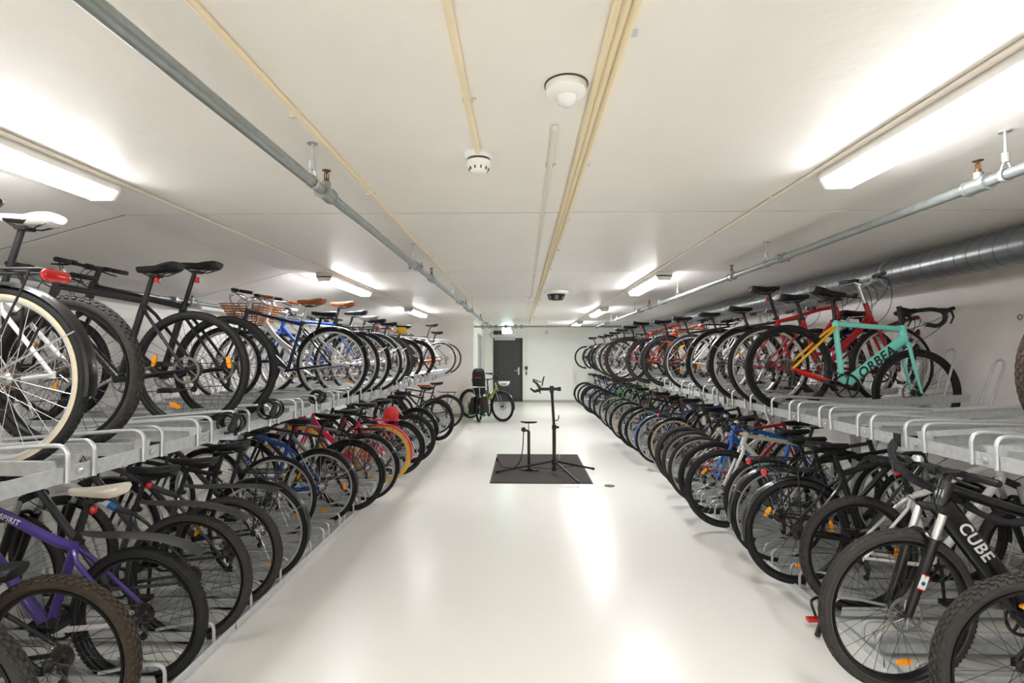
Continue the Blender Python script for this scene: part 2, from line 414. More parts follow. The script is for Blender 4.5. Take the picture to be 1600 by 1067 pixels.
# ------------------------------------------------------------------ ventilation duct
def duct(x, z, r, y0, y1, label, pitch=.105):
    t = thing('ventilation_duct', label, 'duct', (x, y0, z))
    obj('duct_tube', MB().tube([(0, 0, 0), (0, y1-y0, 0)], r, 40), M_DUCT, t)
    n = int((y1-y0)/pitch); pts = []
    for i in range(n*20):
        a = 2*PI*i/20; pts.append((r*math.cos(a), pitch*i/20, r*math.sin(a)))
    obj('spiral_seam', MB().tube(pts, .0035, 4), mat('duct_seam', rgb(120, 122, 124), .4, .7), t)
    for y in [1.1-y0+1.75*k for k in range(int((y1-1.1)/1.75)+1)]:
        st = MB().lathe([(r+.006, -.012), (r+.001, -.012), (r+.001, .012), (r+.006, .012)], 40, (0, y, 0), 'y')
        st.box((-.02, y, (CEIL-z+r)/2), (.02, .008, CEIL-z-r))
        obj('strap', st, M_GALVT, t)
    return t
duct(3.28, H+.715, .122, NEAR, 10.2, 'large silver spiral ventilation duct along the top of the right wall')
duct(3.36, H+.72, .08, 10.2, FAR, 'narrower silver duct continuing from the large duct to the back wall', .09)
tag(obj('duct_reducer', MB().lathe([(.126, -.06), (.126, .02), (.084, .12), (.084, .16)], 32, (3.3, 10.2, H+.715), 'y', closed=False), M_DUCT), 'cone shaped reducer joining the wide duct to the narrow duct', 'duct fitting')

# ------------------------------------------------------------------ bits on the walls and floor
M_SIGN = mat('lit_exit_sign', (.8, 1, .95), .4, emit=(.62, 1, .9), estr=7)
t = thing('exit_sign', 'glowing white green exit sign box above the dark door', 'sign', (-.5, 15.6, CEIL))
obj('sign_body', MB().box((0, .02, -.14), (.32, .05, .2)), M_WHT, t, smooth=False)
obj('lit_panel', MB().box((0, -.012, -.14), (.3, .014, .18)), M_SIGN, t, smooth=False)
g = MB(); g.box((-.07, -.021, -.14), (.07, .003, .12)); g.box((.03, -.021, -.14), (.07, .003, .02))
g.prism([(.06, -.11), (.1, -.14), (.06, -.17)], -.0225, -.0195)
obj('pictogram', g, mat('exit_green', rgb(60, 200, 160), .5, emit=rgb(90, 230, 190), estr=3), t, smooth=False)
obj('bracket', MB().box((0, .02, -.02), (.06, .03, .04)), M_WHT, t, smooth=False)
t = thing('card_reader', 'small green and white door switch beside the dark door', 'switch', (.09, FAR, 1.05))
obj('release_button', MB().box((0, -.02, .07), (.1, .04, .11)), mat('green_box', rgb(30, 110, 90), .4), t, smooth=False)
obj('reader_body', MB().box((0, -.015, -.09), (.055, .03, .17)), mat('reader_grey', rgb(178, 182, 178), .4), t, smooth=False)
obj('keypad', MB().box((0, -.032, -.1), (.04, .006, .07)), M_BLKM, t, smooth=False)
tag(obj('cable_trunking', MB().box((.09, FAR-.008, 1.8), (.016, .016, 1.25)), M_WHT, smooth=False), 'thin white cable strip rising above the door switch', 'trunking')
t = thing('wall_controller', 'small dark control box above the dark door beside the exit sign', 'control box', (-.9, FAR, 2.28))
obj('control_body', MB().box((0, -.04, 0), (.16, .08, .13)), M_PLAG, t, smooth=False)
obj('control_cover', MB().box((.16, -.03, 0), (.12, .05, .12)), M_BLKM, t, smooth=False)
obj('cable', MB().tube(bez((-.08, -.04, 0), (-.25, -.1, 0), (-.2, -.1, -.15), (-.1, -.02, -.2)), .006, 6), M_BLKM, t)
tag(obj('junction_box', MB().box((LW+.05, 5.45, H+.56), (.1, .22, .18)), M_WHT, smooth=False), 'white box on the left wall behind the upper bicycles', 'junction box')
t = thing('floor_drain', 'small round dark drain cover in the pale floor', 'drain', (1.03, 6.2, 0))
lz('drain_ring', [(.0, .0), (.062, .0), (.062, .003), (.05, .004), (0, .003)], M_PLAG, t)
lz('drain_grate', [(0, .002), (.042, .002), (.042, .006), (0, .006)], mat('drain_dark', rgb(90, 86, 80), .5, .5), t)
# mat
t = thing('floor_mat', 'dark grey rectangular ribbed mat on the pale floor', 'mat', (0, 0, 0))
mx0, mx1, my0, my1 = -.415, .845, 6.28, 8.1
def mat_nodes():
    m = mat('mat_fibre', rgb(74, 68, 64), .95, 0, .35, 70, .8, 160)
    return m
obj('mat_pile', MB().box(((mx0+mx1)/2, (my0+my1)/2, .005), (mx1-mx0-.05, my1-my0-.05, .01)), mat_nodes(), t, smooth=False)
e = MB()
for x in (mx0+.0125, mx1-.0125): e.box((x, (my0+my1)/2, .003), (.025, my1-my0, .006))
for y in (my0+.0125, my1-.0125): e.box(((mx0+mx1)/2, y, .003), (mx1-mx0-.05, .025, .006))
obj('mat_edge', e, mat('mat_edge_rubber', rgb(62, 61, 60), .7), t, smooth=False)
# repair stand
t = thing('repair_stand', 'black bicycle repair stand with a clamp on top, on the grey mat', 'repair stand', (.4, 6.75, .01))
obj('lower_tube', MB().tube([(0, 0, .06), (0, 0, .62)], .024, 14), M_BLK, t)
obj('upper_tube', MB().tube([(0, 0, .6), (-.03, 0, 1.1)], .019, 14), M_BLK, t)
obj('collar', MB().tube([(0, 0, .585), (0, 0, .64)], .03, 14).box((.04, 0, .61), (.05, .02, .03)), M_BLKM, t)
obj('leg_hub', MB().tube([(0, 0, .13), (0, 0, .2)], .036, 14).tube([(0, 0, .04), (0, 0, .1)], .03, 14), M_BLKM, t)
for (ex, ey) in ((-.75, .02), (.54, .22), (.26, -.52)):
    lg = obj('leg', MB().tube([(ex*.04, ey*.04, .165), (ex, ey, .022)], .014, 10), M_BLK, t)
    obj('brace', MB().tube([(ex*.04, ey*.04, .07), (ex*.5, ey*.5, .085)], .006, 6), M_BLK, lg)
    obj('foot_cap', MB().tube([(ex*.96, ey*.96, .027), (ex*1.02, ey*1.02, .019)], .018, 10), M_PLAS, lg)
hk = MB().tube([(0, 0, .7), (.05, -.01, .7), (.06, -.01, .73), (.06, -.01, .77)], .007, 8); obj('hook', hk, M_BLK, t)
obj('lever', MB().tube([(.03, 0, .17), (.07, -.02, .21), (.07, -.02, .26), (.045, -.02, .27)], .005, 8), M_SIL, t)
arm = obj('clamp_arm', MB().tube([(.06, 0, 1.110), (-.2, -.02, 1.110)], .02, 12).tube([(-.03, 0, 1.060), (-.03, 0, 1.150)], .027, 12), M_BLK, t)
obj('knob', MB().tube([(.05, 0, 1.110), (.09, 0, 1.110)], .028, 10), M_PLAS, arm)
obj('clamp_jaw', MB().tube([(-.18, -.02, 1.100), (-.26, -.03, 1.080), (-.31, -.03, 1.120)], [.024, .018, .012], 8), M_BLKM, arm)
obj('clamp_jaw', MB().tube([(-.18, -.02, 1.120), (-.23, -.03, 1.190), (-.28, -.03, 1.220)], [.022, .016, .012], 8), M_BLKM, arm)
obj('quick_lever', MB().tube([(-.28, -.03, 1.240), (-.17, -.03, 1.2), (-.13, -.03, 1.280), (-.16, -.03, 1.15)], .008, 8).tube([(-.2, -.02, 1.140), (-.18, -.02, 1.050)], .008, 8), M_BLKM, arm)
# floor pump
t = thing('floor_pump', 'black upright floor pump with a hose, on the grey mat', 'pump', (.07, 6.95, .01))
obj('pump_base', MB().tube([(-.13, 0, .012), (.13, -.05, .012)], [.015, .02], 8, flat=(1, .5)).box((0, 0, .02), (.09, .1, .024)), M_BLK, t)
obj('barrel', MB().tube([(0, 0, .03), (0, 0, .53)], .02, 14), M_BLK, t)
obj('piston_rod', MB().tube([(0, 0, .53), (0, 0, .64)], .008, 8), M_SIL, t)
obj('pump_handle', MB().tube([(-.11, 0, .655), (-.04, 0, .645), (.04, 0, .645), (.11, 0, .65)], [.014, .02, .02, .014], 10, flat=(1, .7)), M_PLAS, t)
obj('gauge', MB().lathe([(0, -.02), (.032, -.02), (.034, 0), (.032, .015), (0, .015)], 18, (-.07, -.01, .55), 'y', closed=False).tube([(0, 0, .53), (-.06, 0, .54)], .014, 8), M_PLAS, t)
obj('hose', MB().tube(bez((-.07, 0, .53), (-.08, -.02, .1), (-.12, .05, -.02), (-.36, .12, .02), 16)+[Vector((-.43, .18, .1))], .007, 8), M_PLAS, t)
obj('hose_head', MB().tube([(-.425, .17, .09), (-.44, .19, .12)], .016, 8).tube([(-.44, .19, .13), (-.45, .19, .09)], .01, 8), M_PLAS, t)

# ------------------------------------------------------------------ racks
PITCH = .375
TRAYZ = 1.13
def tray_mb(L=1.5, t=.0035):
    """folded channel, open on top, running along +x from x=.04"""
    w0, w1, h, fl = .032, .052, .058, .014
    out = [(-w1-fl, h), (-w1, h), (-w0, 0), (w0, 0), (w1, h), (w1+fl, h)]
    inn = [(w1+fl, h-t), (w1+t*.9, h-t), (w0+t, -t), (-w0-t, -t), (-w1-t*.9, h-t), (-w1-fl, h-t)]
    poly = out+inn; m = MB()
    m.loft([[(x, y, z) for y, z in poly] for x in (.04, .3, .31, L)])
    return m
def loop_mb(side, Lt=.62):
    y = side*.058
    p = fillet([(-.012, y, -.022), (-.012, y, .115), (.1, y, .112), (Lt, y, .07)], .05, 6)
    return MB().tube(p, .0085, 8)
def hoop_mb():
    m = MB(); y = .042
    p = [(1.3, -y, .03), (1.42, -y, .36), (1.43, -y*.7, .395), (1.435, 0, .41), (1.43, y*.7, .395), (1.42, y, .36), (1.3, y, .03)]
    return m.tube(p, .0085, 8)
def build_rack(side, y0, n, up0, lo0, X0f, X0u, label):
    """one module; side -1 left, +1 right; y0 its near end; slots counted inside it"""
    L = n*PITCH
    t = thing('bicycle_rack', label, 'bike rack', (side*X0f, y0, 0), 0 if side > 0 else PI, 'two tier rack modules')
    sg = 1 if side > 0 else -1
    def P(dx, dy, z): return (dx, sg*dy, z)        # local: x inward, dy along the hall
    du = X0u-X0f
    # front beam of the upper tier: C profile
    b = MB(); 
    b.box(P(du, L/2, TRAYZ+.008), (.006, L-.01, .058)); b.box(P(du+.018, L/2, TRAYZ-.018), (.036, L-.01, .006))
    fb = obj('front_beam', b, M_GALV, t, smooth=False)
    b = MB().box(P(du+1.25, L/2, TRAYZ-.035), (.06, L-.01, .06)); obj('rear_beam', b, M_GALV, t, smooth=False)
    b = MB().box(P(0, L/2, .012), (.05, L-.01, .018)); b.box(P(-.022, L/2, .024), (.005, L-.01, .045)); obj('floor_rail', b, M_GALV, t, smooth=False)
    obj('floor_rail', MB().box(P(1.3, L/2, .02), (.05, L-.01, .03)), M_GALV, t, smooth=False)
    for dy in (.09,):
        p = MB().box(P(du+1.25, dy, (TRAYZ-.09)/2), (.07, .05, TRAYZ-.09)); p.box(P(du+1.25, dy, .006), (.16, .14, .012))
        obj('post', p, M_GALV, t, smooth=False)
        a = MB().box(P(du+.63, dy, TRAYZ-.035), (1.2, .04, .045)); obj('cantilever_arm', a, M_GALV, t, smooth=False)
        obj('beam_joint', MB().box(P(du-.004, .035, TRAYZ+.008), (.006, .05, .064)), M_PLAS, t, smooth=False)
    for k in range(n):
        for tier in (0, 1):
            base = up0 if tier else lo0
            kk = math.ceil((y0-base)/PITCH-1e-6)+k
            yy = base+kk*PITCH-y0
            tilt = -R(3.2) if (tier and side > 0 and kk % 2) else 0.
            mt = T(*P(du if tier else 0, yy, TRAYZ if tier else .03)) @ Matrix.Rotation(tilt, 4, 'Y')
            tr = link('tray', cached(('tray',), tray_mb), M_GALV, t, mt)
            for s in (-1, 1):
                link('guide_loop', cached(('guide_loop', s, tier), lambda: loop_mb(s, .62 if tier else .3)), M_GALVT, tr)
            link('wheel_hoop', cached(('wheel_hoop',), hoop_mb), M_GALVT, tr)
            if tier:
                link('bolt', cached(('bolt',), lambda: MB().lathe([(0, -.012), (.011, -.012), (.013, -.006), (.013, 0), (0, 0)], 8, (-.006, .0, .008), 'x', closed=False)), M_GALVT, tr)
    return t
XLF, XLU, XRF, XRU = 1.67, 1.68, 1.84, 1.93
ULB, LLB, URB, LRB = 1.906-PITCH*3, 2.05-PITCH*3, 2.19-PITCH*4, 2.03-PITCH*4
ordn = ['nearest', 'second nearest', 'third nearest', 'fourth nearest', 'fifth nearest', 'sixth nearest', 'seventh nearest']
MOD = 6
for i in range(5):
    build_rack(-1, .68+i*MOD*PITCH, MOD, ULB, LLB, XLF, XLU, ordn[i]+' section of galvanised two tier rack on the left of the aisle')
for i in range(7):
    build_rack(1, .41+i*MOD*PITCH, MOD, URB, LRB, XRF, XRU, ordn[i]+' section of galvanised two tier rack on the right of the aisle')

# ------------------------------------------------------------------ bicycles
def tire_mb(Rr, w, knob):
    m = MB(); r0 = w/2; rc = Rr-r0; K = 10
    prof = [(rc+r0*math.cos(2*PI*k/K), r0*.98*math.sin(2*PI*k/K)) for k in range(K)]
    m.lathe(prof, 64)
    if knob:
        N = 62
        for i in range(N):
            for j, a in enumerate((-50, -22, 0, 22, 50)):
                th = 2*PI*(i+(.5 if j % 2 else 0))/N; ar = R(a)
                rr = rc+r0*math.cos(ar)*1.03; y = r0*math.sin(ar)*1.03
                c = Vector((rr*math.cos(th), y, rr*math.sin(th)))
                rot = Matrix.Rotation(-th, 3, 'Y') @ Matrix.Rotation(ar, 3, 'Z')
                m.box(c, (.008, w*.17, Rr*.055), rot)
    elif w > .03:
        N = 90
        for i in range(N):
            for j, a in enumerate((-34, 0, 34)):
                th = 2*PI*(i+(.5 if j % 2 else 0))/N; ar = R(a)
                rr = rc+r0*math.cos(ar); y = r0*math.sin(ar)
                rot = Matrix.Rotation(-th, 3, 'Y') @ Matrix.Rotation(ar, 3, 'Z')
                m.box((rr*math.cos(th), y, rr*math.sin(th)), (.0035, w*.2, Rr*.045), rot)
    return m
def rim_mb(Rr, w, deep=.018):
    ro = Rr-w*.86; rw = w*.34+.004
    return MB().lathe([(ro, -rw), (ro, rw), (ro-deep*.6, rw), (ro-deep, rw*.5), (ro-deep, -rw*.5), (ro-deep*.6, -rw)], 64)
def ring_mb(r0, r1, y): return MB().lathe([(r0, -y), (r1, -y*.93), (r1, y*.93), (r0, y)], 64)
def spokes_mb(Rr, w, deep, n=32):
    m = MB(); ro = Rr-w*.86-deep+.004
    for i in range(n):
        s = 1 if i % 2 else -1; a = 2*PI*i/n; tw = (1 if (i//2) % 2 else -1)*R(62)
        p0 = (.022*math.cos(a+tw), s*.03, .022*math.sin(a+tw)); p1 = (ro*math.cos(a), 0, ro*math.sin(a))
        m.tube([p0, p1], .00125, 3)
    return m
def hub_mb():
    m = MB(); m.lathe([(.007, -.062), (.009, -.05), (.024, -.034), (.024, -.028), (.014, -.02), (.014, .02), (.024, .028), (.024, .034), (.009, .05), (.007, .062)], 18, closed=False)
    return m
def cass_mb():
    m = MB()
    for i, r in enumerate((.052, .046, .040, .034, .028, .022)):
        y = -.036-i*.0035; n = 20; pr = []
        for k in range(n*2): pr.append((r if k % 2 else r-.004))
        poly = [(pr[k]*math.cos(PI*k/n), pr[k]*math.sin(PI*k/n)) for k in range(n*2)]
        m.prism(poly, y, y+.0018)
    return m
def rotor_mb():
    m = MB(); y = .045
    m.lathe([(.08, y), (.08, y+.002), (.066, y+.002), (.066, y)], 40)
    for k in range(6):
        a = 2*PI*k/6; m.tube([(.018*math.cos(a), y+.001, .018*math.sin(a)), (.068*math.cos(a+.5), y+.001, .068*math.sin(a+.5))], .003, 4)
    return m
def refl_mb(Rr):
    m = MB(); rr = Rr*.66
    sec = []
    for x, s in ((-.036, .3), (-.028, .8), (-.01, 1), (.01, 1), (.028, .8), (.036, .3)):
        sec.append([(x, -.006, -.0115*s), (x, .006, -.0115*s), (x, .006, .0115*s), (x, -.006, .0115*s)])
    m.loft(sec); m.v = [Vector((v.x, v.y, v.z+rr)) for v in m.v]
    return m
def fender_mb(Rr, w, a0, a1, off=.018):
    r = Rr+off; hw = w/2+.006; t = .0022
    prof = [(r-.012, -hw), (r-.002, -hw*.75), (r+.002, 0), (r-.002, hw*.75), (r-.012, hw), (r-.012-t, hw-t), (r-.002-t, hw*.72), (r+.002-t, 0), (r-.002-t, -hw*.72), (r-.012-t, -hw+t)]
    return MB().lathe(prof, 30, a0=R(a0), a1=R(a1))
def saddle_mb(width=.15, L=.27, thick=.066):
    secs = []
    for t in (0, .04, .15, .3, .45, .6, .72, .84, .94, 1.):
        x = L*.55-L*t
        if t < .5: hw = .018+.012*(t/.5)
        else: hw = .03+(width/2-.03)*math.sin(min(1, (t-.5)/.36)*PI/2)
        e = 1.
        if t == 0: e = .45
        if t == 1.: e = .62
        if t == .94: e = .88
        th = thick*(.55+.45*t)*e; hw *= e
        zc = .006*abs(t-.45)*2+(.004 if t > .85 else 0)
        ring = []
        for k in range(14):
            a = 2*PI*k/14; cx, sz = math.cos(a), math.sin(a)
            y = hw*math.copysign(abs(cx)**.75, cx); z = zc+(th*.38*abs(sz)**.7 if sz > 0 else -th*.62*abs(sz)**.6)
            if sz < 0: y *= .82
            ring.append((x, y, z))
        secs.append(ring)
    return MB().loft(secs)
def rails_mb():
    m = MB()
    for s in (-1, 1): m.tube([(.11, s*.01, -.02), (.06, s*.022, -.045), (-.03, s*.022, -.045), (-.1, s*.035, -.02)], .0036, 6)
    m.box((.03, 0, -.045), (.05, .055, .018))
    return m
def chainring_mb(big=.09):
    m = MB(); n = 38; 
    m.lathe([(big, -.0015), (big, .0015), (big-.014, .0015), (big-.014, -.0015)], 40)
    for k in range(n):
        a = 2*PI*k/n; m.box((big*math.cos(a), 0, big*math.sin(a)), (.006, .0022, .005), Matrix.Rotation(-a, 3, 'Y'))
    for k in range(5):
        a = 2*PI*k/5+.3; m.tube([(0, 0, 0), ((big-.008)*math.cos(a), 0, (big-.008)*math.sin(a))], [.013, .007], 6, flat=(1, .4))
    m.lathe([(0, -.008), (.02, -.008), (.02, .008), (0, .008)], 18, closed=False)
    return m
def arm_mb(ang, s):
    a = R(ang); L = .17; e = Vector((L*math.cos(a), s*.085, L*math.sin(a)))
    return MB().tube([(0, s*.06, 0), (e.x*.12, s*.07, e.z*.12), e], [.015, .011, .010], 8, flat=(1, .8)), e
def pedal_mb():
    m = MB(); m.box((0, 0, .010), (.09, .085, .006)); m.box((0, 0, -.010), (.09, .085, .006))
    for x in (-.042, .042): m.box((x, 0, 0), (.008, .088, .026))
    m.tube([(0, -.045, 0), (0, .045, 0)], .008, 8)
    return m

D = dict(kind='hybrid', R=.345, w=.038, knob=False, tire=None, swall=None, rim=None, spoke=None, deep=.018, frame=(30, 30, 32), fork=None, wb=1.04,
         step=False, fender=None, rack=False, light=False, refl=1, bar='flat', bw=.29, saddle=None, disc=False, susp=False, grip=None, lw=.032, hl=None, lpos=0., letter2=None, sticker=False,
         st=.47, sh=.93, basket=None, stays=None, letter=None, letcol=(230, 230, 230), tr=.016, sadw=.15, flap=None, steer=0., bh=0., bottle=None, lod=0, gears=True, ktop=None, chainguard=None, kick=False, post=None)

def text(body, size, m, parent, p0, p1, side, off, shear=0., flip=False):
    """lettering along the line p0->p1 (in the bike's x-z plane) on the given side (+1 = +y)"""
    cu = bpy.data.curves.new('lettering', 'FONT'); cu.body = body; cu.size = size; cu.extrude = .0006; cu.offset = size*.022
    cu.align_x = 'CENTER'; cu.align_y = 'CENTER'; cu.shear = shear; cu.space_character = 1.1
    o = bpy.data.objects.new('lettering', cu); C.objects.link(o); cu.materials.append(m); o.parent = parent
    a, b = Vector(p0), Vector(p1)
    if flip: a, b = b, a
    d = (b-a).normalized(); c = (a+b)/2
    nrm = Vector((0, side, 0)); up = nrm.cross(d)
    mt = Matrix((d, up, nrm)).transposed().to_4x4(); mt.translation = c+nrm*off
    me = bpy.data.meshes.new_from_object(o)
    n = bpy.data.objects.new('lettering', me); C.objects.link(n); bpy.data.objects.remove(o)
    n.parent = parent; n.matrix_local = mt
    return n

def bicycle(label, side, tier, cx, Z, yaw=0., lean=0., pitch=0., front=False, group=None, z0=None, pos=None, rzabs=None, dirn=None, **kw):
    S = dict(D); S.update(kw); q = type('Q', (), S)
    Rr, w, wb = q.R, q.w, q.wb
    X = (cx-818)/800*Z if pos is None else pos[0]
    Y = Z if pos is None else pos[1]
    zc = (TRAYZ+.002 if tier else .032) if z0 is None else z0
    # heading: facing the wall, or the aisle when front=True
    head = (0 if side > 0 else PI) if not front else (PI if side > 0 else 0)
    if rzabs is not None: head = rzabs
    head += R(yaw)
    root = thing('bicycle', label, 'bicycle', (0, 0, 0), 0, group)
    rot = Matrix.Rotation(head, 4, 'Z') @ Matrix.Rotation(-R(pitch), 4, 'Y') @ Matrix.Rotation(R(lean), 4, 'X')
    off = Matrix.Translation((-wb, 0, 0)) if front else Matrix.Identity(4)
    root.matrix_world = T(X, Y, zc) @ rot @ off
    col = paint(tuple(q.frame)); fcol = paint(tuple(q.fork)) if q.fork else col
    tm = q.tire or M_RUB; rm = q.rim or M_RIMB; sm = q.spoke or (M_CHR if q.rim is M_RIMS else M_CHRD)
    tr = q.tr
    rh = Vector((0, 0, Rr)); fh = Vector((wb, 0, Rr))
    bb = Vector((.435, 0, Rr-.055))
    sa = R(73); sd = Vector((-math.cos(sa), 0, math.sin(sa)))
    seat = bb+sd*q.st
    ha = R(71); hd = Vector((-math.cos(ha), 0, math.sin(ha)))
    fl = Rr+.045 if not q.susp else Rr+.11
    crown = fh+hd*fl+Vector((-.03, 0, 0))
    hl = q.hl or (.13 if q.kind != 'city' else .17)
    htop = crown+hd*hl; hbot = crown+hd*.015
    # ---- frame
    def frame():
        m = MB()
        m.tube([hbot-hd*.01, htop+hd*.01], tr*1.25, 14)
        m.tube([bb, seat+sd*.015], tr*1.0, 12)
        dt = tr*{'ebike': 1.95, 'road': 1.75}.get(q.kind, 1.25)
        dts = hbot+hd*.02
        m.tube([dts, bb+Vector((.01, 0, .01))], dt, 12, flat=(1, 1) if q.kind != 'ebike' else (.8, 1.15))
        if q.step:
            m.tube(bez(hbot+hd*.07, hbot+Vector((-.12, 0, -.12)), bb+Vector((.12, 0, .16)), bb+sd*.16, 10), tr*.95, 12)
        elif q.kind == 'mtb':
            m.tube(bez(htop-hd*.02, htop+Vector((-.15, 0, -.02)), seat+Vector((.2, 0, .02)), seat-sd*.02, 8), tr*1.05, 12)
        else:
            m.tube([htop-hd*.02, seat-sd*.01], tr*.95, 12)
        m.tube([bb+Vector((0, -.036, 0)), bb+Vector((0, .036, 0))], .022, 16)
        return m
    fr = link('frame', cached(('frame', q.hl, q.kind, Rr, wb, q.step, q.st, tr, q.susp), frame), col, root)
    if q.ktop:
        tp = bez(htop-hd*.02, htop+Vector((-.15, 0, -.02)), seat+Vector((.2, 0, .02)), seat-sd*.02, 12)
        obj('painted_sleeve', MB().tube(tp[1:10], tr*1.05+.0006, 12), paint(q.ktop), fr)
        obj('painted_band', MB().tube(tp[9:11], tr*1.05+.001, 12), paint((30, 110, 180)), fr)
    def stays(which):
        m = MB()
        for s in (-1, 1):
            dro = rh+Vector((0, s*.062, 0))
            if which != 'seat':
                m.tube([bb+Vector((-.02, s*.022, 0)), bb+Vector((-.1, s*.036, .01)), dro], [tr*.75, tr*.68, tr*.5], 8)
                m.box(dro, (.03, .005, .035))
            if which != 'chain':
                top = (bb+sd*(q.st*.92))
                m.tube([top+Vector((-.01, s*.012, 0)), top+Vector((-.05, s*.04, -.05)), dro], [tr*.6, tr*.52, tr*.45], 8)
        return m
    sc = q.stays or (q.frame, q.frame)
    link('seat_stays', cached(('sstay', Rr, wb, q.st, tr), lambda: stays('seat')), paint(tuple(sc[0])), root)
    link('chain_stays', cached(('cstay', Rr, wb, tr), lambda: stays('chain')), paint(tuple(sc[1])), root)
    # ---- steering
    if q.steer:
        st_ = Matrix.Translation(crown) @ Matrix.Rotation(R(q.steer), 4, hd) @ Matrix.Translation(-crown)
    else: st_ = Matrix.Identity(4)
    def fork():
        m = MB(); cr = crown
        for s in (-1, 1):
            e = fh+Vector((0, s*.056, 0))
            if q.susp:
                k = cr+Vector((.03, s*.065, 0)); mid = k.lerp(e, .26)
                m.tube([mid, e+Vector((-.0, 0, 0))], [.023, .017], 12)
                m.tube([mid-(mid-k)*.0, mid+(k-mid)*.08], .026, 12)
            else:
                k = cr+Vector((.0, s*.04, 0))
                m.tube([cr+Vector((0, s*.012, .0)), k+Vector((.004, s*.012, -.03)), k.lerp(e, .5)+Vector((-.006, 0, 0)), e], [.018, .015, .0125, .008], 10)
        if q.susp: m.tube(bez(cr.lerp(fh, .3)+Vector((.03, -.063, 0)), cr.lerp(fh, .16)+Vector((.05, -.063, 0)), cr.lerp(fh, .16)+Vector((.05, .063, 0)), cr.lerp(fh, .3)+Vector((.03, .063, 0)), 6), .012, 8)
        else: m.tube([cr+Vector((0, -.045, -.01)), cr+Vector((0, 0, .006)), cr+Vector((0, .045, -.01))], .018, 10)
        return m
    fk = link('fork', cached(('fork', Rr, wb, q.susp), fork), fcol if not q.susp else (fcol if q.fork else M_BLK), root, st_)
    if q.susp:
        def stan(s):
            k = crown+Vector((.03, s*.065, 0)); e = fh+Vector((0, s*.056, 0)); return MB().tube([k, k.lerp(e, .3)], .016, 10)
        link('fork_crown', cached(('crown', Rr, wb), lambda: MB().tube([crown+Vector((.02, -.07, -.0)), crown+Vector((.012, 0, .015)), crown+Vector((.02, .07, -.0))], .021, 10)), M_BLKM, fk)
        for s_ in (-1, 1): link('stanchion', cached(('stan', Rr, wb, s_), lambda: stan(s_)), M_SIL, fk)
    if q.sticker:
        se = 1 if (side > 0) == front else -1
        ax = (crown-fh).normalized(); cs_ = fh+ax*.17+Vector((.012, se*.0785, 0))
        rm_ = Matrix((ax.cross(Vector((0, 1, 0))), Vector((0, 1, 0)), ax)).transposed()
        stk = obj('sticker', MB().box(cs_, (.034, .002, .062), rm_), M_WHT, fk, smooth=False)
        obj('sticker_border', MB().box(cs_+ax*.034, (.034, .0024, .006), rm_).box(cs_-ax*.034, (.034, .0024, .006), rm_), M_RED, stk, smooth=False)
        obj('round_mark', MB().lathe([(0, -.002), (.009, -.002), (.009, .002), (0, .002)], 16, cs_-ax*.005, 'y', closed=False), paint((30, 90, 160)), stk)
    # ---- wheels
    dm = Matrix.Rotation(random.uniform(0, 6.28), 4, 'Y')
    def wheel(hub, rear, pm):
        wl = link('wheel', cached(('rim', Rr, w, q.deep), lambda: rim_mb(Rr, w, q.deep)), rm, root, pm @ T(*hub))
        link('tire', cached(('tire', Rr, w, q.knob), lambda: tire_mb(Rr, w, q.knob)), tm, wl)
        link('spokes', cached(('spokes', Rr, w, q.deep), lambda: spokes_mb(Rr, w, q.deep)), sm, wl)
        link('hub', cached(('hub',), hub_mb), M_SIL if q.rim is M_RIMS else M_BLKM, wl)
        if q.rim is not M_RIMS and q.swall is None and q.kind != 'road' and not q.knob:
            link('reflective_stripe', cached(('stripe', Rr, w), lambda: ring_mb(Rr-w*.72, Rr-w*.60, w*.425)), M_STRIPE, wl)
        if q.swall is not None:
            link('sidewall', cached(('sidew', Rr, w), lambda: ring_mb(Rr-w*.95, Rr-w*.34, w*.48)), q.swall, wl)
        for k in range(q.refl):
            link('spoke_reflector', cached(('refl', Rr), lambda: refl_mb(Rr)), M_AMB, wl, Matrix.Rotation(random.uniform(0, 6.28) if q.refl < 2 else (2*PI*k/q.refl+random.uniform(-.5, .5)+(1 if rear else 0)), 4, 'Y'))
        if rear and q.gears: link('cassette', cached(('cass',), cass_mb), M_RUST, wl)
        if q.disc: link('brake_rotor', cached(('rotor',), rotor_mb), M_ROT, wl)
        return wl
    rw = wheel(rh, True, Matrix.Identity(4)); fw = wheel(fh, False, st_)
    # ---- drivetrain
    ang = random.uniform(0, 360)
    cr = link('crankset', cached(('ring', q.kind == 'road'), lambda: chainring_mb(.1 if q.kind == 'road' else .088)), M_BLKM if q.kind in ('road', 'mtb', 'ebike') else M_SIL, root, T(bb.x, -.048, bb.z))
    for s in (-1, 1):
        aa = round((ang+(180 if s > 0 else 0)) % 360/30)*30
        key = ('arm', aa, s); 
        if key not in CACHE:
            mbx, e = arm_mb(aa, s); CACHE[key] = mbx.mesh('arm'); CACHE[key+('e',)] = e
        e = CACHE[key+('e',)]
        ca = link('crank_arm', CACHE[key], M_BLKM if q.kind in ('road', 'mtb', 'ebike') else M_SIL, root, T(bb.x, 0, bb.z))
        link('pedal', cached(('pedal',), pedal_mb), M_PED, ca, T(e.x, e.y+s*.055, e.z))
    def chain():
        m = MB(); rb, rc_ = .088, .034; y = -.047
        pts = [(bb.x+rb*math.cos(a), y, bb.z+rb*math.sin(a)) for a in [R(85-15*k) for k in range(12)]]
        pts += [(.03, y, Rr-.12), (0.01, y, Rr-.125), (-.012, y, Rr-.11), (.022, y, Rr-.065), (.01, y, Rr-.03)] if q.gears else []
        pts += [(-rc_*math.sin(R(20+20*k)), y, Rr-rc_*math.cos(R(20+20*k))) for k in range(8)]
        return m.tube(pts, .0042, 4, closed=True, flat=(1.1, .7))
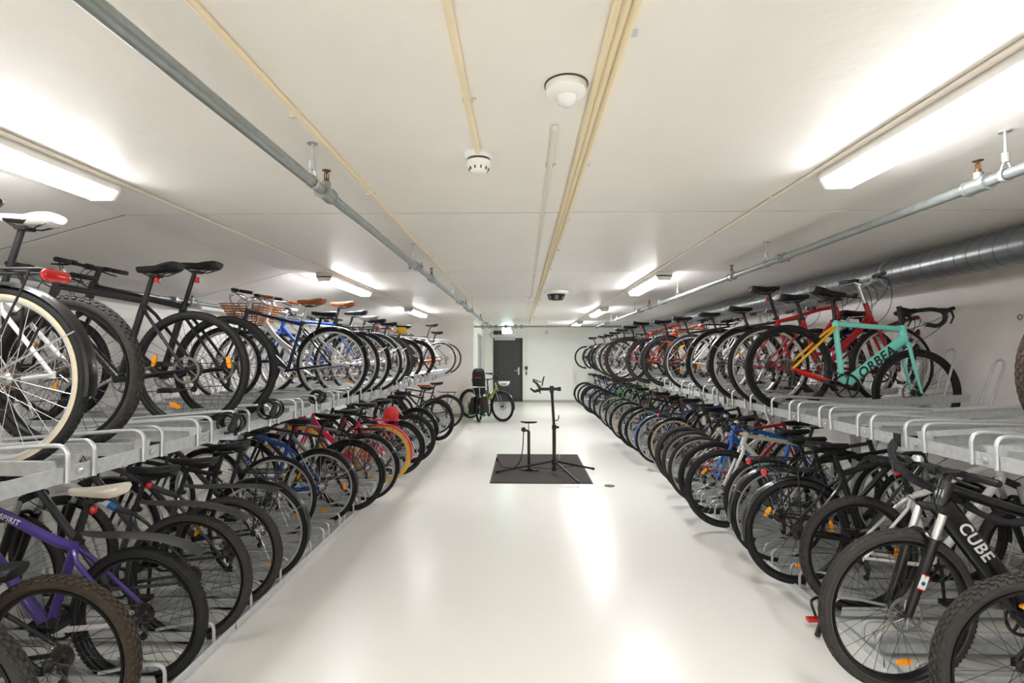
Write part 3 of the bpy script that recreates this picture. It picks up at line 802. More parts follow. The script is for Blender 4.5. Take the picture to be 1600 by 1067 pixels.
    link('chain', cached(('chain', Rr, wb, q.gears), chain), M_RUST, root)
    if q.gears:
        def der():
            m = MB(); y = -.058
            m.tube([(0, y, Rr-.01), (.012, y-.012, Rr-.055)], [.012, .014], 8); m.tube([(.012, y-.008, Rr-.055), (.016, y, Rr-.125)], [.012, .009], 8)
            for z, x in ((Rr-.065, .02), (Rr-.118, .014)): m.lathe([(0, -.004), (.018, -.004), (.018, .004), (0, .004)], 12, (x, y+.008, z), 'y', closed=False)
            return m
        link('derailleur', cached(('der', Rr), der), M_BLKM, root)
    if q.chainguard:
        poly = []
        for k in range(9): a = R(-90+22.5*k); poly.append((bb.x+.115*math.cos(a), bb.z+.115*math.sin(a)))
        poly += [(0, Rr+.05), (-.04, Rr), (0, Rr-.05)]
        obj('chain_guard', MB().prism(poly, -.062, -.057), paint(q.chainguard), root)
    # ---- saddle
    sz = q.sh-seat.z if q.sh > seat.z+.07 else .07
    sp = seat+sd*(sz/sd.z)
    link('seatpost', cached(('post', Rr, q.st, round(sz, 3)), lambda: MB().tube([seat-sd*.02, sp-sd*.04], .0138, 12)), q.post or M_BLKM, root)
    sd_ = link('saddle', cached(('saddle', q.sadw), lambda: saddle_mb(q.sadw)), q.saddle or M_PLAS, root, T(sp.x-.035, 0, sp.z+.005) @ Matrix.Rotation(R(random.uniform(-4, 4)), 4, 'Y'))
    link('saddle_rails', cached(('rails',), rails_mb), M_BLKM, sd_)
    if q.saddle is M_WHT: link('saddle_underside', cached(('under',), lambda: saddle_mb(.115, .24, .035)), M_PLAS, sd_, T(0, 0, -.013))
    link('seat_clamp', cached(('clamp',), lambda: MB().tube([(0, 0, -.012), (0, 0, .012)], .02, 12).box((-.024, 0, 0), (.016, .02, .02))), M_BLKM, root, T(*(seat+sd*.012)) @ Matrix.Rotation(R(-17), 4, 'Y'))
    # ---- cockpit
    barp = htop+hd*(.05+q.bh)
    bt = {'flat': (.07, .02), 'riser': (.06, .03), 'city': (.03, .05), 'drop': (.1, .0)}[q.bar]
    bc = barp+Vector((bt[0], 0, bt[1]))
    def stem():
        m = MB().tube([htop, barp+hd*.02], .0165, 12)
        m.tube([barp, bc], [.017, .0155], 10); m.tube([bc+Vector((0, -.024, 0)), bc+Vector((0, .024, 0))], .021, 12)
        return m
    stm = link('stem', cached(('stem', q.hl, q.bar, q.bh, Rr, wb, q.susp, q.kind == 'city'), stem), M_BLKM if q.rim is not M_RIMS or q.kind == 'mtb' else M_SIL, root, st_)
    W = q.bw
    def bar():
        m = MB()
        if q.bar == 'flat': pts = [(-.035, -W, .0), (-.015, -W*.55, .004), (0, -.05, 0), (0, .05, 0), (-.015, W*.55, .004), (-.035, W, .0)]
        elif q.bar == 'riser': pts = [(-.045, -W, .05), (-.02, -W*.5, .045), (0, -.07, 0), (0, .07, 0), (-.02, W*.5, .045), (-.045, W, .05)]
        elif q.bar == 'city': pts = [(-.2, -W, .03), (-.08, -W, .05), (.02, -W*.6, .05), (0, -.03, 0), (0, .03, 0), (.02, W*.6, .05), (-.08, W, .05), (-.2, W, .03)]
        if q.bar == 'drop':
            for s in (-1, 1):
                m.tube(fillet([(0, 0, 0), (0, s*.2, 0), (.085, s*.205, -.005), (.1, s*.212, -.07), (.05, s*.215, -.125), (-.05, s*.218, -.125)], .05, 5), .0155, 10)
        else: m.tube(fillet(pts, .05, 4), .0115, 10)
        return m
    hb = link('handlebar', cached(('bar', q.bar, W), bar), M_PLAS if (q.rim is not M_RIMS or q.bar == 'drop') else M_SIL, root, st_ @ T(*bc))
    gm = q.grip or M_PLAS
    for s in (-1, 1):
        if q.bar == 'flat': a, b = (-.036, s*W, 0), (-.02, s*(W-.12), .003)
        elif q.bar == 'riser': a, b = (-.046, s*W, .05), (-.027, s*(W-.12), .047)
        elif q.bar == 'city': a, b = (-.21, s*W, .028), (-.09, s*W, .048)
        if q.bar == 'drop':
            hood = MB().tube([(.05, s*.203, 0), (.11, s*.205, .008), (.15, s*.203, .035)], [.017, .018, .014], 10); hh = obj('brake_hood', hood, M_PLAS, hb)
            obj('brake_lever', MB().tube([(.13, s*.205, .015), (.155, s*.208, -.03), (.14, s*.212, -.085)], [.009, .007, .005], 8), M_BLKM, hh)
        else:
            a, b = Vector(a), Vector(b)
            g = link('grip', cached(('grip', q.bar, W, s), lambda: MB().tube([a, a.lerp(b, .05), a.lerp(b, .95), b], [.014, .0165, .016, .015], 10)), gm, hb)
            def lev():
                d = (b-a).normalized(); m = MB(); p = b+d*.03
                m.tube([b+d*.012, b+d*.05], .017, 8)
                m.tube([p, p+Vector((.045, 0, -.012)), p+Vector((.06, 0, -.02))-d*.07, p+Vector((.05, 0, -.026))-d*.12], [.008, .007, .0055, .005], 6)
                m.box(p+Vector((.02, 0, .006)), (.04, .04, .022))
                return m
            link('brake_lever', cached(('lever', q.bar, W, s), lev), M_BLKM, hb)
    def cables():
        m = MB()
        for s, e, lift in ((-1, htop-hd*.03+Vector((.01, .02, 0)), .1), (1, htop-hd*.04+Vector((.01, -.02, 0)), .13), (-1, crown+Vector((.03, 0, .0)), .06), (1, bb.lerp(hbot, .8), .08)):
            st0 = bc+Vector((.03, s*W*.6, .02)) if q.bar != 'drop' else bc+Vector((.1, s*.2, -.01))
            m.tube(bez(st0, st0+Vector((.12, -s*.05, lift*.5)), e+Vector((.16, s*.03, .06)), e, 12), .0026, 5)
        return m
    link('cables', cached(('cables', q.hl, q.bar, W, Rr, wb, q.susp, q.bh, q.kind == 'city'), cables), M_BLKM, root, st_)
    if q.bar != 'drop' and random.random() < .5:
        link('bell', cached(('bell',), lambda: MB().lathe([(0, .03), (.016, .026), (.024, .014), (.025, 0), (0, 0)], 14, (0, 0, 0), 'z', closed=False)), M_SIL, hb, T(-.005, -.1, .012))
    # ---- fenders, rack, lights
    if q.fender:
        fm = q.fender if not isinstance(q.fender, tuple) else paint(q.fender)
        if q.flap is None:
            fd = link('fender', cached(('rfend', Rr, w), lambda: fender_mb(Rr, w, 20, 190)), fm, root, T(*rh))
            fs = MB()
            for s in (-1, 1):
                for a in (60, 150): fs.tube([(0, s*.06, 0), ((Rr+.01)*math.cos(R(a)), s*(w/2+.006), (Rr+.01)*math.sin(R(a)))], .0022, 4)
            if ('fst', Rr, w) not in CACHE: CACHE[('fst', Rr, w)] = fs.mesh('fst')
            link('fender_stays', CACHE[('fst', Rr, w)], M_CHR if q.rim is M_RIMS else M_BLKM, fd)
            ff = link('fender', cached(('ffend', Rr, w), lambda: fender_mb(Rr, w, -10, 120)), fm, root, st_ @ T(*fh))
        else:
            # clip-on mudguard cantilevered from the seat post
            base = seat+sd*.06
            y = .032
            pts = bez(base, base+Vector((-.12, 0, -.03)), Vector((-.1, 0, 2*Rr+.11)), Vector((-Rr*.95, 0, 2*Rr-.02+q.flap)), 12); secs = []
            for i, p in enumerate(pts):
                hw = .01+(.03-.0)*min(1, i/4.); t_ = .002
                secs.append([(p.x, -hw, p.z-.012), (p.x, -hw*.5, p.z+.002), (p.x, hw*.5, p.z+.002), (p.x, hw, p.z-.012), (p.x, hw-.004, p.z-.014), (p.x, hw*.45, p.z-.002), (p.x, -hw*.45, p.z-.002), (p.x, -hw+.004, p.z-.014)])
            obj('fender', MB().loft(secs), fm, root)
            if q.flap > 0.001: pass
    if q.rack:
        def rack():
            m = MB(); zt = 2*Rr+.06; x0, x1 = .14, -.2
            m.tube(fillet([(x0, -.02, zt), (x0-.04, -.055, zt), (x1, -.06, zt), (x1, .06, zt), (x0-.04, .055, zt), (x0, .02, zt)], .03, 4), .0055, 8)
            m.tube([(x0-.02, 0, zt), (x1, 0, zt)], .0045, 6)
            for x in (.05, -.05, -.15): m.tube([(x, -.057, zt), (x, .057, zt)], .0045, 6)
            for s in (-1, 1):
                m.tube([(.0, s*.068, Rr+.02), (-.02, s*.072, zt-.1), (-.02, s*.06, zt)], .005, 6)
                m.tube([(.0, s*.068, Rr+.02), (-.16, s*.07, zt-.06), (-.17, s*.06, zt)], .0045, 6)
                m.tube([(x0, s*.02, zt), (.2, s*.03, zt+.02)], .004, 6)
            return m
        rk = link('luggage_rack', cached(('rack', Rr), rack), M_BLKM if q.rack is True else q.rack, root)
    if q.light:
        hw_ = q.lw if q.rack else .017; hh_ = .024 if q.rack else .021; sec_ = []
        for f_, g_ in ((-1, .35), (-.92, .7), (-.7, .95), (0, 1), (.7, .95), (.92, .7), (1, .35)):
            sec_.append([((.013*math.cos(2*PI*k/10))*g_, f_*hw_, hh_*g_*math.sin(2*PI*k/10)) for k in range(10)])
        lm = MB().loft(sec_)
        pl_ = T(-.215, 0, 2*Rr+.04) if q.rack else T(*(sp.lerp(seat, .35)+Vector((-.034, 0, 0))))
        obj('tail_light', lm, M_RED, root, pl_)
    if q.basket == 'wicker':
        b0 = bc+Vector((.16, 0, -.12)); bm_ = MB()
        for k in range(9):
            z = -.1+.2*k/8; a = .12+.012*k; b = .15+.012*k
            bm_.tube(fillet([b0+Vector(p) for p in ((-a, -b, z), (a, -b, z), (a, b, z), (-a, b, z), (-a, -b, z))], .03, 3), .006, 5)
        for k in range(24):
            u = k/24*2*PI; cxx = max(-1, min(1, 1.3*math.cos(u))); cyy = max(-1, min(1, 1.3*math.sin(u)))
            bm_.tube([b0+Vector((cxx*.12, cyy*.15, -.1)), b0+Vector((cxx*.215, cyy*.245, .1))], .004, 4)
        bm_.box(b0+Vector((0, 0, -.1)), (.24, .3, .008))
        obj('basket', bm_, M_WICK, root, st_)
    if q.kick:
        obj('kickstand', MB().tube([(.28, .03, Rr-.03), (.1, .1, .1)] if True else [], [.01, .008], 8), M_BLKM, root)
    if q.bottle:
        c0 = bb.lerp(hbot, .42)+Vector((-.05, 0, .03)); d0 = (hbot-bb).normalized()
        obj('water_bottle', MB().tube([c0-d0*.09, c0+d0*.05, c0+d0*.08, c0+d0*.1, c0+d0*.12], [.036, .036, .022, .014, .012], 14), paint(q.bottle), root)
    if q.letter:
        lt, lsize = q.letter[0], q.letter[1]; where = q.letter[2] if len(q.letter) > 2 else 'down'
        seen = -1 if (side > 0) != front else 1
        if len(q.letter) > 3: seen = q.letter[3]
        dtr = tr*(1.25 if q.kind != 'ebike' else 1.15*2.1*.8)+.0006
        if where == 'down': a_, b_ = bb, hbot+hd*.02; dtr = tr*{'ebike': 1.95*.8, 'road': 1.75}.get(q.kind, 1.25)
        elif where == 'top': a_, b_ = seat, htop; dtr = tr*1.1
        elif where == 'chain': a_, b_ = rh, bb; dtr = .072
        flip = (seen > 0)
        sh_ = (b_-a_)*q.lpos; text(lt, lsize, paint(q.letcol), fr, a_.lerp(b_, .15)+sh_, b_.lerp(a_, .15)+sh_, seen, dtr+.0008, .15, flip)
        if q.letter2: s2 = (b_-a_)*(q.lpos-.34); text(q.letter2[0], q.letter2[1], paint(q.letter2[2]), fr, a_.lerp(b_, .15)+s2, b_.lerp(a_, .15)+s2, seen, dtr+.0008, .15, flip)
    root['_n'] = 0
    del root['_n']
    return root

def snap(Z, base, on=True): return base+round((Z-base)/PITCH)*PITCH if on else Z
def UL(cx, Z, label, **k): return bicycle(label, -1, 1, cx, snap(Z, ULB), group='bicycles, upper left tier', **k)
def LL(cx, Z, label, **k): return bicycle(label, -1, 0, cx, snap(Z, LLB), group='bicycles, lower left tier', **k)
def UR(cx, Z, label, **k): return bicycle(label, 1, 1, cx, snap(Z, URB), group='bicycles, upper right tier', **k)
def LR(cx, Z, label, **k): return bicycle(label, 1, 0, cx, snap(Z, LRB), group='bicycles, lower right tier', **k)
BK = (11, 11, 12)
# ---- upper left, from the viewer outwards
UL(-20, 1.78, 'dark bicycle with cream tyres and large red rack light, nearest, upper left tier', frame=(24, 24, 27), R=.352, w=.042, swall=M_RUBC, rim=M_RIMS, deep=.022, fender=M_BLK, rack=True, light=True, refl=1, bar='riser', saddle=M_PLAS, sadw=.17, sh=1.03, st=.5, lw=.06)
UL(88, 2.3, 'white mountain bicycle with knobby tyres, second nearest, upper left tier', kind='mtb', frame=(228, 226, 224), R=.356, w=.053, knob=True, tire=M_RUBG, susp=True, fork=(228, 226, 224), disc=True, refl=1, bar='flat', tr=.02, bw=.31, sh=1.06, st=.45, saddle=M_WHT)
UL(292, 3.03, 'matt black hybrid bicycle with brake rotor and three amber reflectors, upper left tier', frame=(15, 15, 17), R=.352, w=.036, disc=True, refl=3, light=True, tr=.019, sh=.96, st=.5, hl=.16)
UL(347, 3.41, 'black hybrid bicycle with flat bar beside the hanging cable locks, upper left tier', frame=(14, 15, 18), R=.352, w=.038, refl=1, light=True, sh=1.04, st=.5, disc=True, tr=.021, bh=.05, hl=.21, wb=1.14)
UL(517, 4.95, 'dark blue city bicycle with brown saddle and silver rims, upper left tier', kind='city', frame=(16, 28, 62), rim=M_RIMS, saddle=M_BRN, sadw=.18, refl=0, R=.348, fender=(14, 18, 30), bar='city', post=M_SIL, sh=.95, st=.47, gears=False, stays=((14, 20, 36), (14, 20, 36)))
UL(540, 5.3, 'white bicycle with wicker basket and brown grips, upper left tier', frame=(226, 226, 224), rim=M_RIMS, refl=0, saddle=M_PLAS, sh=.86, st=.42, bar='city', grip=M_BRN, basket='wicker', step=True, kind='city')
UL(560, 5.7, 'bright blue bicycle with tan saddle and chrome handlebar, upper left tier', frame=(30, 84, 180), rim=M_RIMS, saddle=M_BRN, refl=1, fender=M_BLK, rack=True, light=True, sh=1.0, st=.52, bar='riser', grip=M_WHT, letter=('CANNONDALE', .03, 'top'))
UL(582, 6.1, 'silver bicycle with white mudguards and amber reflectors, upper left tier', frame=(196, 198, 200), rim=M_RIMS, refl=2, fender=M_SIL, rack=True, light=True)
UL(598, 6.8, 'dark grey bicycle with full black mudguards, beyond the silver one, upper left tier', frame=(64, 66, 70), rim=M_RIMS, refl=1, saddle=M_GREYS, fender=M_BLK)
UL(610, 7.5, 'black mountain bicycle with brownish tyres midway along the upper left tier', kind='mtb', frame=BK, tire=M_RUBG, w=.05, knob=False, susp=True, refl=0, tr=.02)
UL(627, 8.2, 'black city bicycle carrying a yellow bag on its rack, upper left tier', frame=BK, fender=M_BLK, rack=True, refl=1, rim=M_RIMB)
UL(648, 8.95, 'black bicycle with thick black tyres, third last on the upper left tier', frame=(40, 42, 44), fender=M_BLK, rack=True, refl=1, w=.045)
UL(687, 11.0, 'silver bicycle with copper chain guard, second last, upper left tier', frame=(200, 202, 204), rim=M_RIMS, rack=M_SIL, fender=M_SIL, refl=0, chainguard=(190, 96, 50), sh=1.06, st=.52, swall=None)
UL(697, 11.5, 'grey bicycle with thin black tyres, last on the upper left tier by the back wall', frame=(120, 122, 124), rim=M_RIMS, refl=1, w=.034)
# ---- lower left
LL(-112, 1.65, 'black mountain bicycle cut by the left photo edge, nearest, lower left tier', kind='mtb', frame=BK, R=.352, w=.055, knob=True, tire=M_RUBG, susp=True, refl=0, tr=.02)
LL(84, 2.05, 'black mountain bicycle with muddy knobby tyres in the lower left corner', kind='mtb', frame=(20, 20, 22), R=.345, w=.055, knob=True, tire=M_RUBB, susp=True, refl=0, tr=.019, sh=.7, st=.34, lean=-1, z0=0.)
LL(215, 2.42, 'purple and white mountain bicycle with a cream saddle, lower left tier', kind='mtb', frame=(74, 52, 140), R=.33, w=.05, knob=False, tire=M_RUB, susp=True, refl=0, saddle=M_WHTL, light=True, sh=.92, st=.42, stays=((74, 52, 140), (226, 222, 224)), fender=M_PLAG, flap=.0, letter=('SPIRIT', .036, 'top'), lpos=.1, tr=.021, z0=-.0)
LL(293, 2.78, 'dark bicycle with white top tube and long grey mudguard, lower left tier', kind='mtb', frame=(52, 54, 58), ktop=(216, 220, 224), R=.352, w=.046, tire=M_RUBG, susp=True, refl=0, saddle=M_PLAS, light=True, sh=.93, st=.44, stays=((24, 24, 27), (60, 62, 66)), fender=M_PLAG, flap=-.0, letter=('ACO', .04, 'top'), letcol=(40, 110, 190), z0=.0)
LL(354, 3.2, 'black and silver trekking bicycle with dusty tyre and arched grey mudguard, lower left tier', kind='mtb', frame=(52, 52, 56), R=.345, w=.046, tire=M_RUBG, susp=True, refl=1, fender=M_PLAG, flap=.07, sh=.9, st=.44, z0=.0)
LL(402, 3.55, 'black city bicycle with rack, wide silver rims and amber reflector, lower left tier', frame=BK, R=.352, w=.04, rim=M_RIMS, fender=M_BLK, rack=True, refl=2, sadw=.18, sh=.93, z0=.0)
LL(500, 4.68, 'blue hardtail bicycle with white lettering and three amber reflectors, lower left tier', kind='mtb', frame=(22, 74, 160), R=.335, w=.042, refl=3, light=True, sh=.93, st=.46, letter=('VELOTECH', .05), fender=M_BLK, susp=True, tr=.019, rim=M_RIMS)
LL(430, 4.3, 'dark bicycle with slim silver rim set back from the aisle, before the blue hardtail', frame=(44, 44, 48), rim=M_RIMS, refl=1, sh=.9, w=.034)
LL(546, 5.1, 'black bicycle with rear rack and black mudguards next to the blue hardtail', frame=(40, 42, 46), rim=M_RIMB, refl=0, rack=True, fender=M_BLK, light=False, grip=paint((40, 160, 200)))
LL(572, 5.6, 'grey bicycle with rear rack and silver rims just before the pink one', frame=(120, 124, 130), rim=M_RIMS, refl=1, rack=True, fender=M_BLK, w=.04)
LL(598, 6.15, 'pink and red bicycle with yellow tyres and orange chain guard, lower left tier', kind='city', frame=(214, 24, 74), swall=M_YEL, tire=M_YEL, rim=M_RIMS, w=.05, refl=0, fender=(220, 30, 80), rack=paint((214, 24, 74)), bar='city', step=True, gears=False, grip=M_RED, chainguard=(240, 150, 40))
LL(574, 6.6, 'dark red step through bicycle just behind the pink bicycle', frame=(150, 24, 30), rim=M_RIMS, refl=0, step=True, kind='city', bar='city')
LL(621, 6.7, 'black bicycle with wide black tyres just beyond the pink one', frame=BK, w=.05, refl=1, fender=M_BLK)
LL(643, 7.25, 'black bicycle with fat tyres and silver spokes, two places beyond the pink one', kind='mtb', frame=(46, 46, 50), rim=M_RIMB, spoke=M_CHR, w=.055, refl=0, susp=True)
LL(650, 8.0, 'white bicycle with black mudguard towards the end of the lower left tier', frame=(214, 214, 212), fender=M_BLK, refl=0, w=.045)
LL(682, 9.1, 'black electric mountain bicycle standing at an angle towards the end of the lower left tier', kind='ebike', frame=(20, 20, 22), fork=(200, 40, 40), w=.055, refl=0, tr=.019, yaw=-22, R=.36, susp=False)
LL(680, 9.9, 'grey folding style bicycle with brown saddle, third last, lower left tier', frame=(120, 120, 120), saddle=M_BRN, refl=0, kind='city', bar='city', rim=M_RIMS)
LL(698, 10.6, 'black bicycle with long black mudguard, last, lower left tier', frame=BK, fender=M_BLK, rack=True, refl=0)
# ---- upper right
UR(1706, 2.2, 'mountain bicycle with brown knobby tyre cut by the right photo edge, upper tier', kind='mtb', frame=(60, 60, 64), R=.362, w=.056, knob=True, tire=M_RUBB, susp=True, refl=0, tr=.02)
ob = UR(1214, 4.1, 'turquoise racing bicycle with drop handlebar and yellow and red stays, upper right tier', kind='road', frame=(126, 224, 208), R=.342, w=.028, tire=M_RUB, rim=M_RIMB, deep=.035, refl=0, bar='drop', disc=True, wb=1.0, st=.5, sh=.98, pitch=-11, tr=.021, stays=((232, 176, 40), (222, 46, 36)), letter=('ORBEA', .1), letcol=(20, 30, 30), bh=.09)
UR(1196, 4.46, 'red city bicycle with black saddle and high handlebar, just behind the turquoise racer', kind='city', frame=(178, 22, 34), rim=M_RIMS, R=.345, refl=0, bar='riser', bh=.1, step=True, sadw=.19, sh=.93, light=False)
UR(1290, 4.8, 'dark red low bicycle with black grips, between the two bright red bicycles', kind='mtb', frame=(110, 22, 36), R=.33, w=.046, knob=False, tire=M_RUBG, refl=0, sh=.82, st=.4, tr=.018, bar='flat')
UR(1162, 4.85, 'red mountain bicycle with silver rims and a yellow reflector, upper right tier', kind='mtb', frame=(196, 26, 34), rim=M_RIMS, R=.345, w=.045, refl=1, fender=M_BLK, light=True, susp=True, sh=1.05, st=.5)
UR(1122, 5.4, 'black touring bicycle with rack, red light and black mudguard, upper right tier', frame=(60, 60, 64), rim=M_RIMS, refl=2, rack=True, fender=M_BLK, light=True, R=.352, sadw=.17)
UR(1079, 6.4, 'white bicycle with silver rims midway along the upper right tier', frame=(224, 224, 222), rim=M_RIMS, refl=1, rack=True, light=True, bh=.05)
UR(1040, 7.0, 'black hybrid bicycle with amber reflector midway along the upper right tier', frame=(22, 22, 24), refl=1, w=.045, fender=M_BLK, light=True, rack=True)
UR(1012, 7.8, 'black and orange mountain bicycle with tan edged tyres, upper right tier', kind='mtb', frame=(226, 78, 40), w=.05, tire=M_RUBG, refl=0, susp=True, rack=True)
UR(979, 8.3, 'orange mountain bicycle with large brownish tyres, upper right tier', kind='mtb', frame=(232, 84, 44), w=.052, tire=M_RUBB, refl=0, susp=True, light=True, R=.36)
UR(965, 9.4, 'silver bicycle with grey tyres just beyond the orange mountain bicycle', frame=(180, 182, 186), rim=M_RIMS, tire=M_RUBG, refl=1)
UR(954, 10.3, 'black bicycle with grey tyre and round amber reflector, upper right tier', frame=(50, 50, 54), rim=M_RIMS, tire=M_RUBG, refl=1, w=.045)
UR(946, 12.0, 'black bicycle with mudguards, far third of upper right tier', frame=BK, fender=M_BLK, refl=1)
UR(938, 13.3, 'dark bicycle with thick tyres, third last, upper right tier', frame=(60, 40, 40), w=.05, refl=1)
UR(929, 14.6, 'black bicycle with amber reflector, second last, upper right tier', frame=BK, refl=1, fender=M_BLK)
UR(915, 15.8, 'black bicycle with thin tyres, last on the upper right tier by the back wall', frame=BK, refl=0, w=.034)
# ---- lower right
LR(1580, 2.03, 'black mountain bicycle with knobby grey tyre in the lower right corner', kind='mtb', frame=(20, 20, 22), R=.368, w=.062, knob=True, tire=M_RUBG, susp=True, refl=1, tr=.021, disc=False, z0=0.)
LR(1386, 2.4, 'black electric bicycle facing the aisle with a fat dusty front tyre and white lettering', kind='ebike', front=True, frame=(16, 16, 18), R=.366, w=.056, tire=M_RUBG, susp=True, disc=True, refl=1, tr=.025, bw=.27, steer=3, letter=('CUBE', .075), lpos=.2, sh=.9, z0=.05, sticker=True)
LR(1328, 3.15, 'white hardtail bicycle with knobby tyres and red seat light, lower right tier', kind='mtb', frame=(226, 226, 224), R=.345, w=.05, knob=True, tire=M_RUBG, susp=True, refl=1, light=True, sh=.9, st=.44, tr=.018, yaw=0)
LR(1236, 3.53, 'black trekking bicycle with green stripes, rack and amber reflectors, lower right tier', frame=(18, 20, 18), R=.352, w=.042, fender=M_BLK, rack=True, refl=3, light=True, susp=True, sh=.92, sadw=.17, tr=.021, letter=('MERIDA', .055), letcol=(190, 192, 196), letter2=('SPEED', .035, (140, 200, 40)), lpos=.12)
LR(1208, 3.9, 'black city bicycle with full mudguards behind the trekking bicycle, lower right tier', frame=BK, R=.352, w=.04, fender=M_BLK, rack=True, refl=1, sh=.9, rim=M_RIMS, light=True)
LR(1127, 4.65, 'silver white bicycle facing the aisle with a white fork and dark lettering', front=True, frame=(206, 206, 198), fork=(232, 230, 226), R=.345, w=.046, refl=1, letter=('CANYON', .05), letcol=(24, 24, 27), tr=.02, steer=-5, rim=M_RIMB, spoke=M_CHR)
LR(1112, 5.05, 'bright blue bicycle facing the aisle with a blue fork and pale lettering', front=True, frame=(28, 112, 205), R=.35, w=.042, refl=1, letter=('AMERICAN EAGLE', .04), letcol=(200, 225, 245), tr=.02, kind='mtb', sh=.88)
LR(1190, 4.28, 'black bicycle with silver rims set back between the silver white and the trekking bicycles', frame=(50, 50, 52), rim=M_RIMS, refl=0, sh=.9)
LR(1092, 5.45, 'red bicycle with grey tyres set just behind the bright blue one', frame=(170, 26, 36), tire=M_RUBG, rim=M_RIMS, refl=0, sh=.9)
LR(1079, 5.85, 'pale bicycle with dusty grey tyres and silver rims midway, lower right tier', frame=(216, 214, 206), tire=M_RUBG, rim=M_RIMS, w=.042, refl=1, step=True, kind='city', bar='city')
LR(1066, 6.3, 'dark bicycle with wide dusty tyres just beyond the pale one, lower right tier', frame=(70, 44, 40), tire=M_RUBG, w=.05, refl=0)
LR(1051, 6.75, 'black bicycle with tan striped tyres midway, lower right tier', frame=(20, 20, 22), swall=M_TAN, rim=M_RIMS, w=.042, refl=0, fender=M_BLK, light=True, rack=True)
LR(1029, 7.25, 'dark bicycle with blue mudguards beyond the tan tyred one', frame=(50, 80, 140), fender=(60, 92, 150), rim=M_RIMS, refl=0, rack=True)
LR(1010, 7.9, 'grey bicycle with black mudguards beyond the one with blue mudguards, lower right tier', frame=(90, 92, 96), fender=M_BLK, rim=M_RIMS, refl=0)
LR(997, 8.4, 'black bicycle with white striped tyre facing the aisle, far half of lower right tier', front=True, frame=(24, 24, 27), w=.046, refl=1)
LR(982, 9.2, 'dark red bicycle with silver rims, far half of lower right tier', frame=(120, 24, 44), rim=M_RIMS, refl=1, fender=M_PLAG)
LR(972, 9.9, 'black bicycle with silver rims and amber reflectors, far half of lower right tier', frame=BK, rim=M_RIMS, refl=2)
LR(961, 10.7, 'brown tyred grey bicycle, far third of lower right tier', frame=(130, 126, 120), tire=M_RUBG, refl=0, rim=M_RIMS)
LR(949, 11.6, 'green framed bicycle with black tyres, far third of lower right tier', frame=(70, 150, 50), fork=(70, 150, 50), refl=0, w=.04)
LR(941, 12.4, 'dark green bicycle with black tyres, fifth last, lower right tier', frame=(40, 90, 50), refl=0)
LR(930, 13.1, 'large black bicycle with silver spokes, fourth last, lower right tier', frame=BK, refl=0, w=.045, spoke=M_CHR, R=.36)
LR(927, 13.9, 'silver bicycle with black mudguard, third last, lower right tier', frame=(180, 180, 184), refl=0, fender=M_BLK)
LR(920, 14.8, 'blue bicycle with orange handlebar grips, second last, lower right tier', frame=(40, 80, 170), refl=1, grip=paint((240, 110, 40)))
LR(914, 15.5, 'black bicycle with brown mudguard, last on the lower right tier by the back wall', frame=BK, refl=1, fender=(70, 60, 54))

# ---- bicycles standing free before the dark door
b = bicycle('lime green bicycle with hanging white helmet standing before the dark door', 1, 0, 0, 0, pos=(-.5, 12.0), z0=0, rzabs=R(-38), front=True, frame=(178, 206, 70), R=.35, w=.05, bar='riser', bh=.12, refl=0, fender=M_BLK, disc=True, kind='city', step=True, fork=(120, 124, 120), steer=0, gears=True, kick=True)
hm = thing('bicycle_helmet', 'white bicycle helmet hanging from the lime green bicycle handlebar', 'helmet', (-.45, 11.8, .9))
m_ = MB(); secs = []
for i in range(9):
    th = PI*.5*i/8; r_ = math.cos(th); z_ = math.sin(th)
    secs.append([(.14*max(r_, .05)*math.cos(2*PI*k/18), .1*max(r_, .05)*math.sin(2*PI*k/18), -.11*z_+.05) for k in range(18)])
m_.loft(secs); obj('helmet_shell', m_, M_WHT, hm)
obj('helmet_vents', MB().box((0, -.085, -.0), (.12, .02, .012)).box((0, -.07, -.03), (.1, .02, .01)), M_BLKM, hm)
obj('chin_strap', MB().tube([(-.1, 0, .05), (-.03, .02, .2), (.05, .02, .22), (.1, 0, .05)], .005, 5), M_BLKM, hm)
b = bicycle('black cargo bicycle seen from behind with a child seat, before the dark door', 1, 0, 0, 0, pos=(-1.03, 11.9), z0=0, rzabs=R(82), frame=(40, 44, 46), R=.28, w=.05, refl=0, rack=True, bar='riser', wb=1.15, kind='city', step=True, bh=.12, bw=.3, sh=.95)
# bags and footboards belong to the cargo bicycle; local +x is forward
for s in (-1, 1):
    bg = MB(); bg.loft([[(-.25, s*.08, .2), (.2, s*.08, .2), (.2, s*.2, .24), (-.25, s*.2, .24)], [(-.25, s*.07, .58), (.22, s*.07, .58), (.22, s*.13, .58), (-.25, s*.13, .58)]])
    obj('side_bag', bg, mat('black_canvas', rgb(16, 16, 18), .8), b, smooth=False)
    obj('foot_rest', MB().box((-.1, s*.14, .17), (.3, .1, .018)), paint((60, 190, 90)), b, smooth=False)
obj('rear_carrier', MB().tube(fillet([(-.3, -.24, .83), (-.34, 0, .83), (-.3, .24, .83)], .1, 5), .012, 8).tube([(-.32, -.08, .83), (-.15, -.05, .6)], .008, 6).tube([(-.32, .08, .83), (-.15, .05, .6)], .008, 6), M_SIL, b)
cs = thing('child_seat', 'black high backed child seat on the cargo bicycle', 'child seat', (-1.02, 11.85, .66), R(82))
secs = []
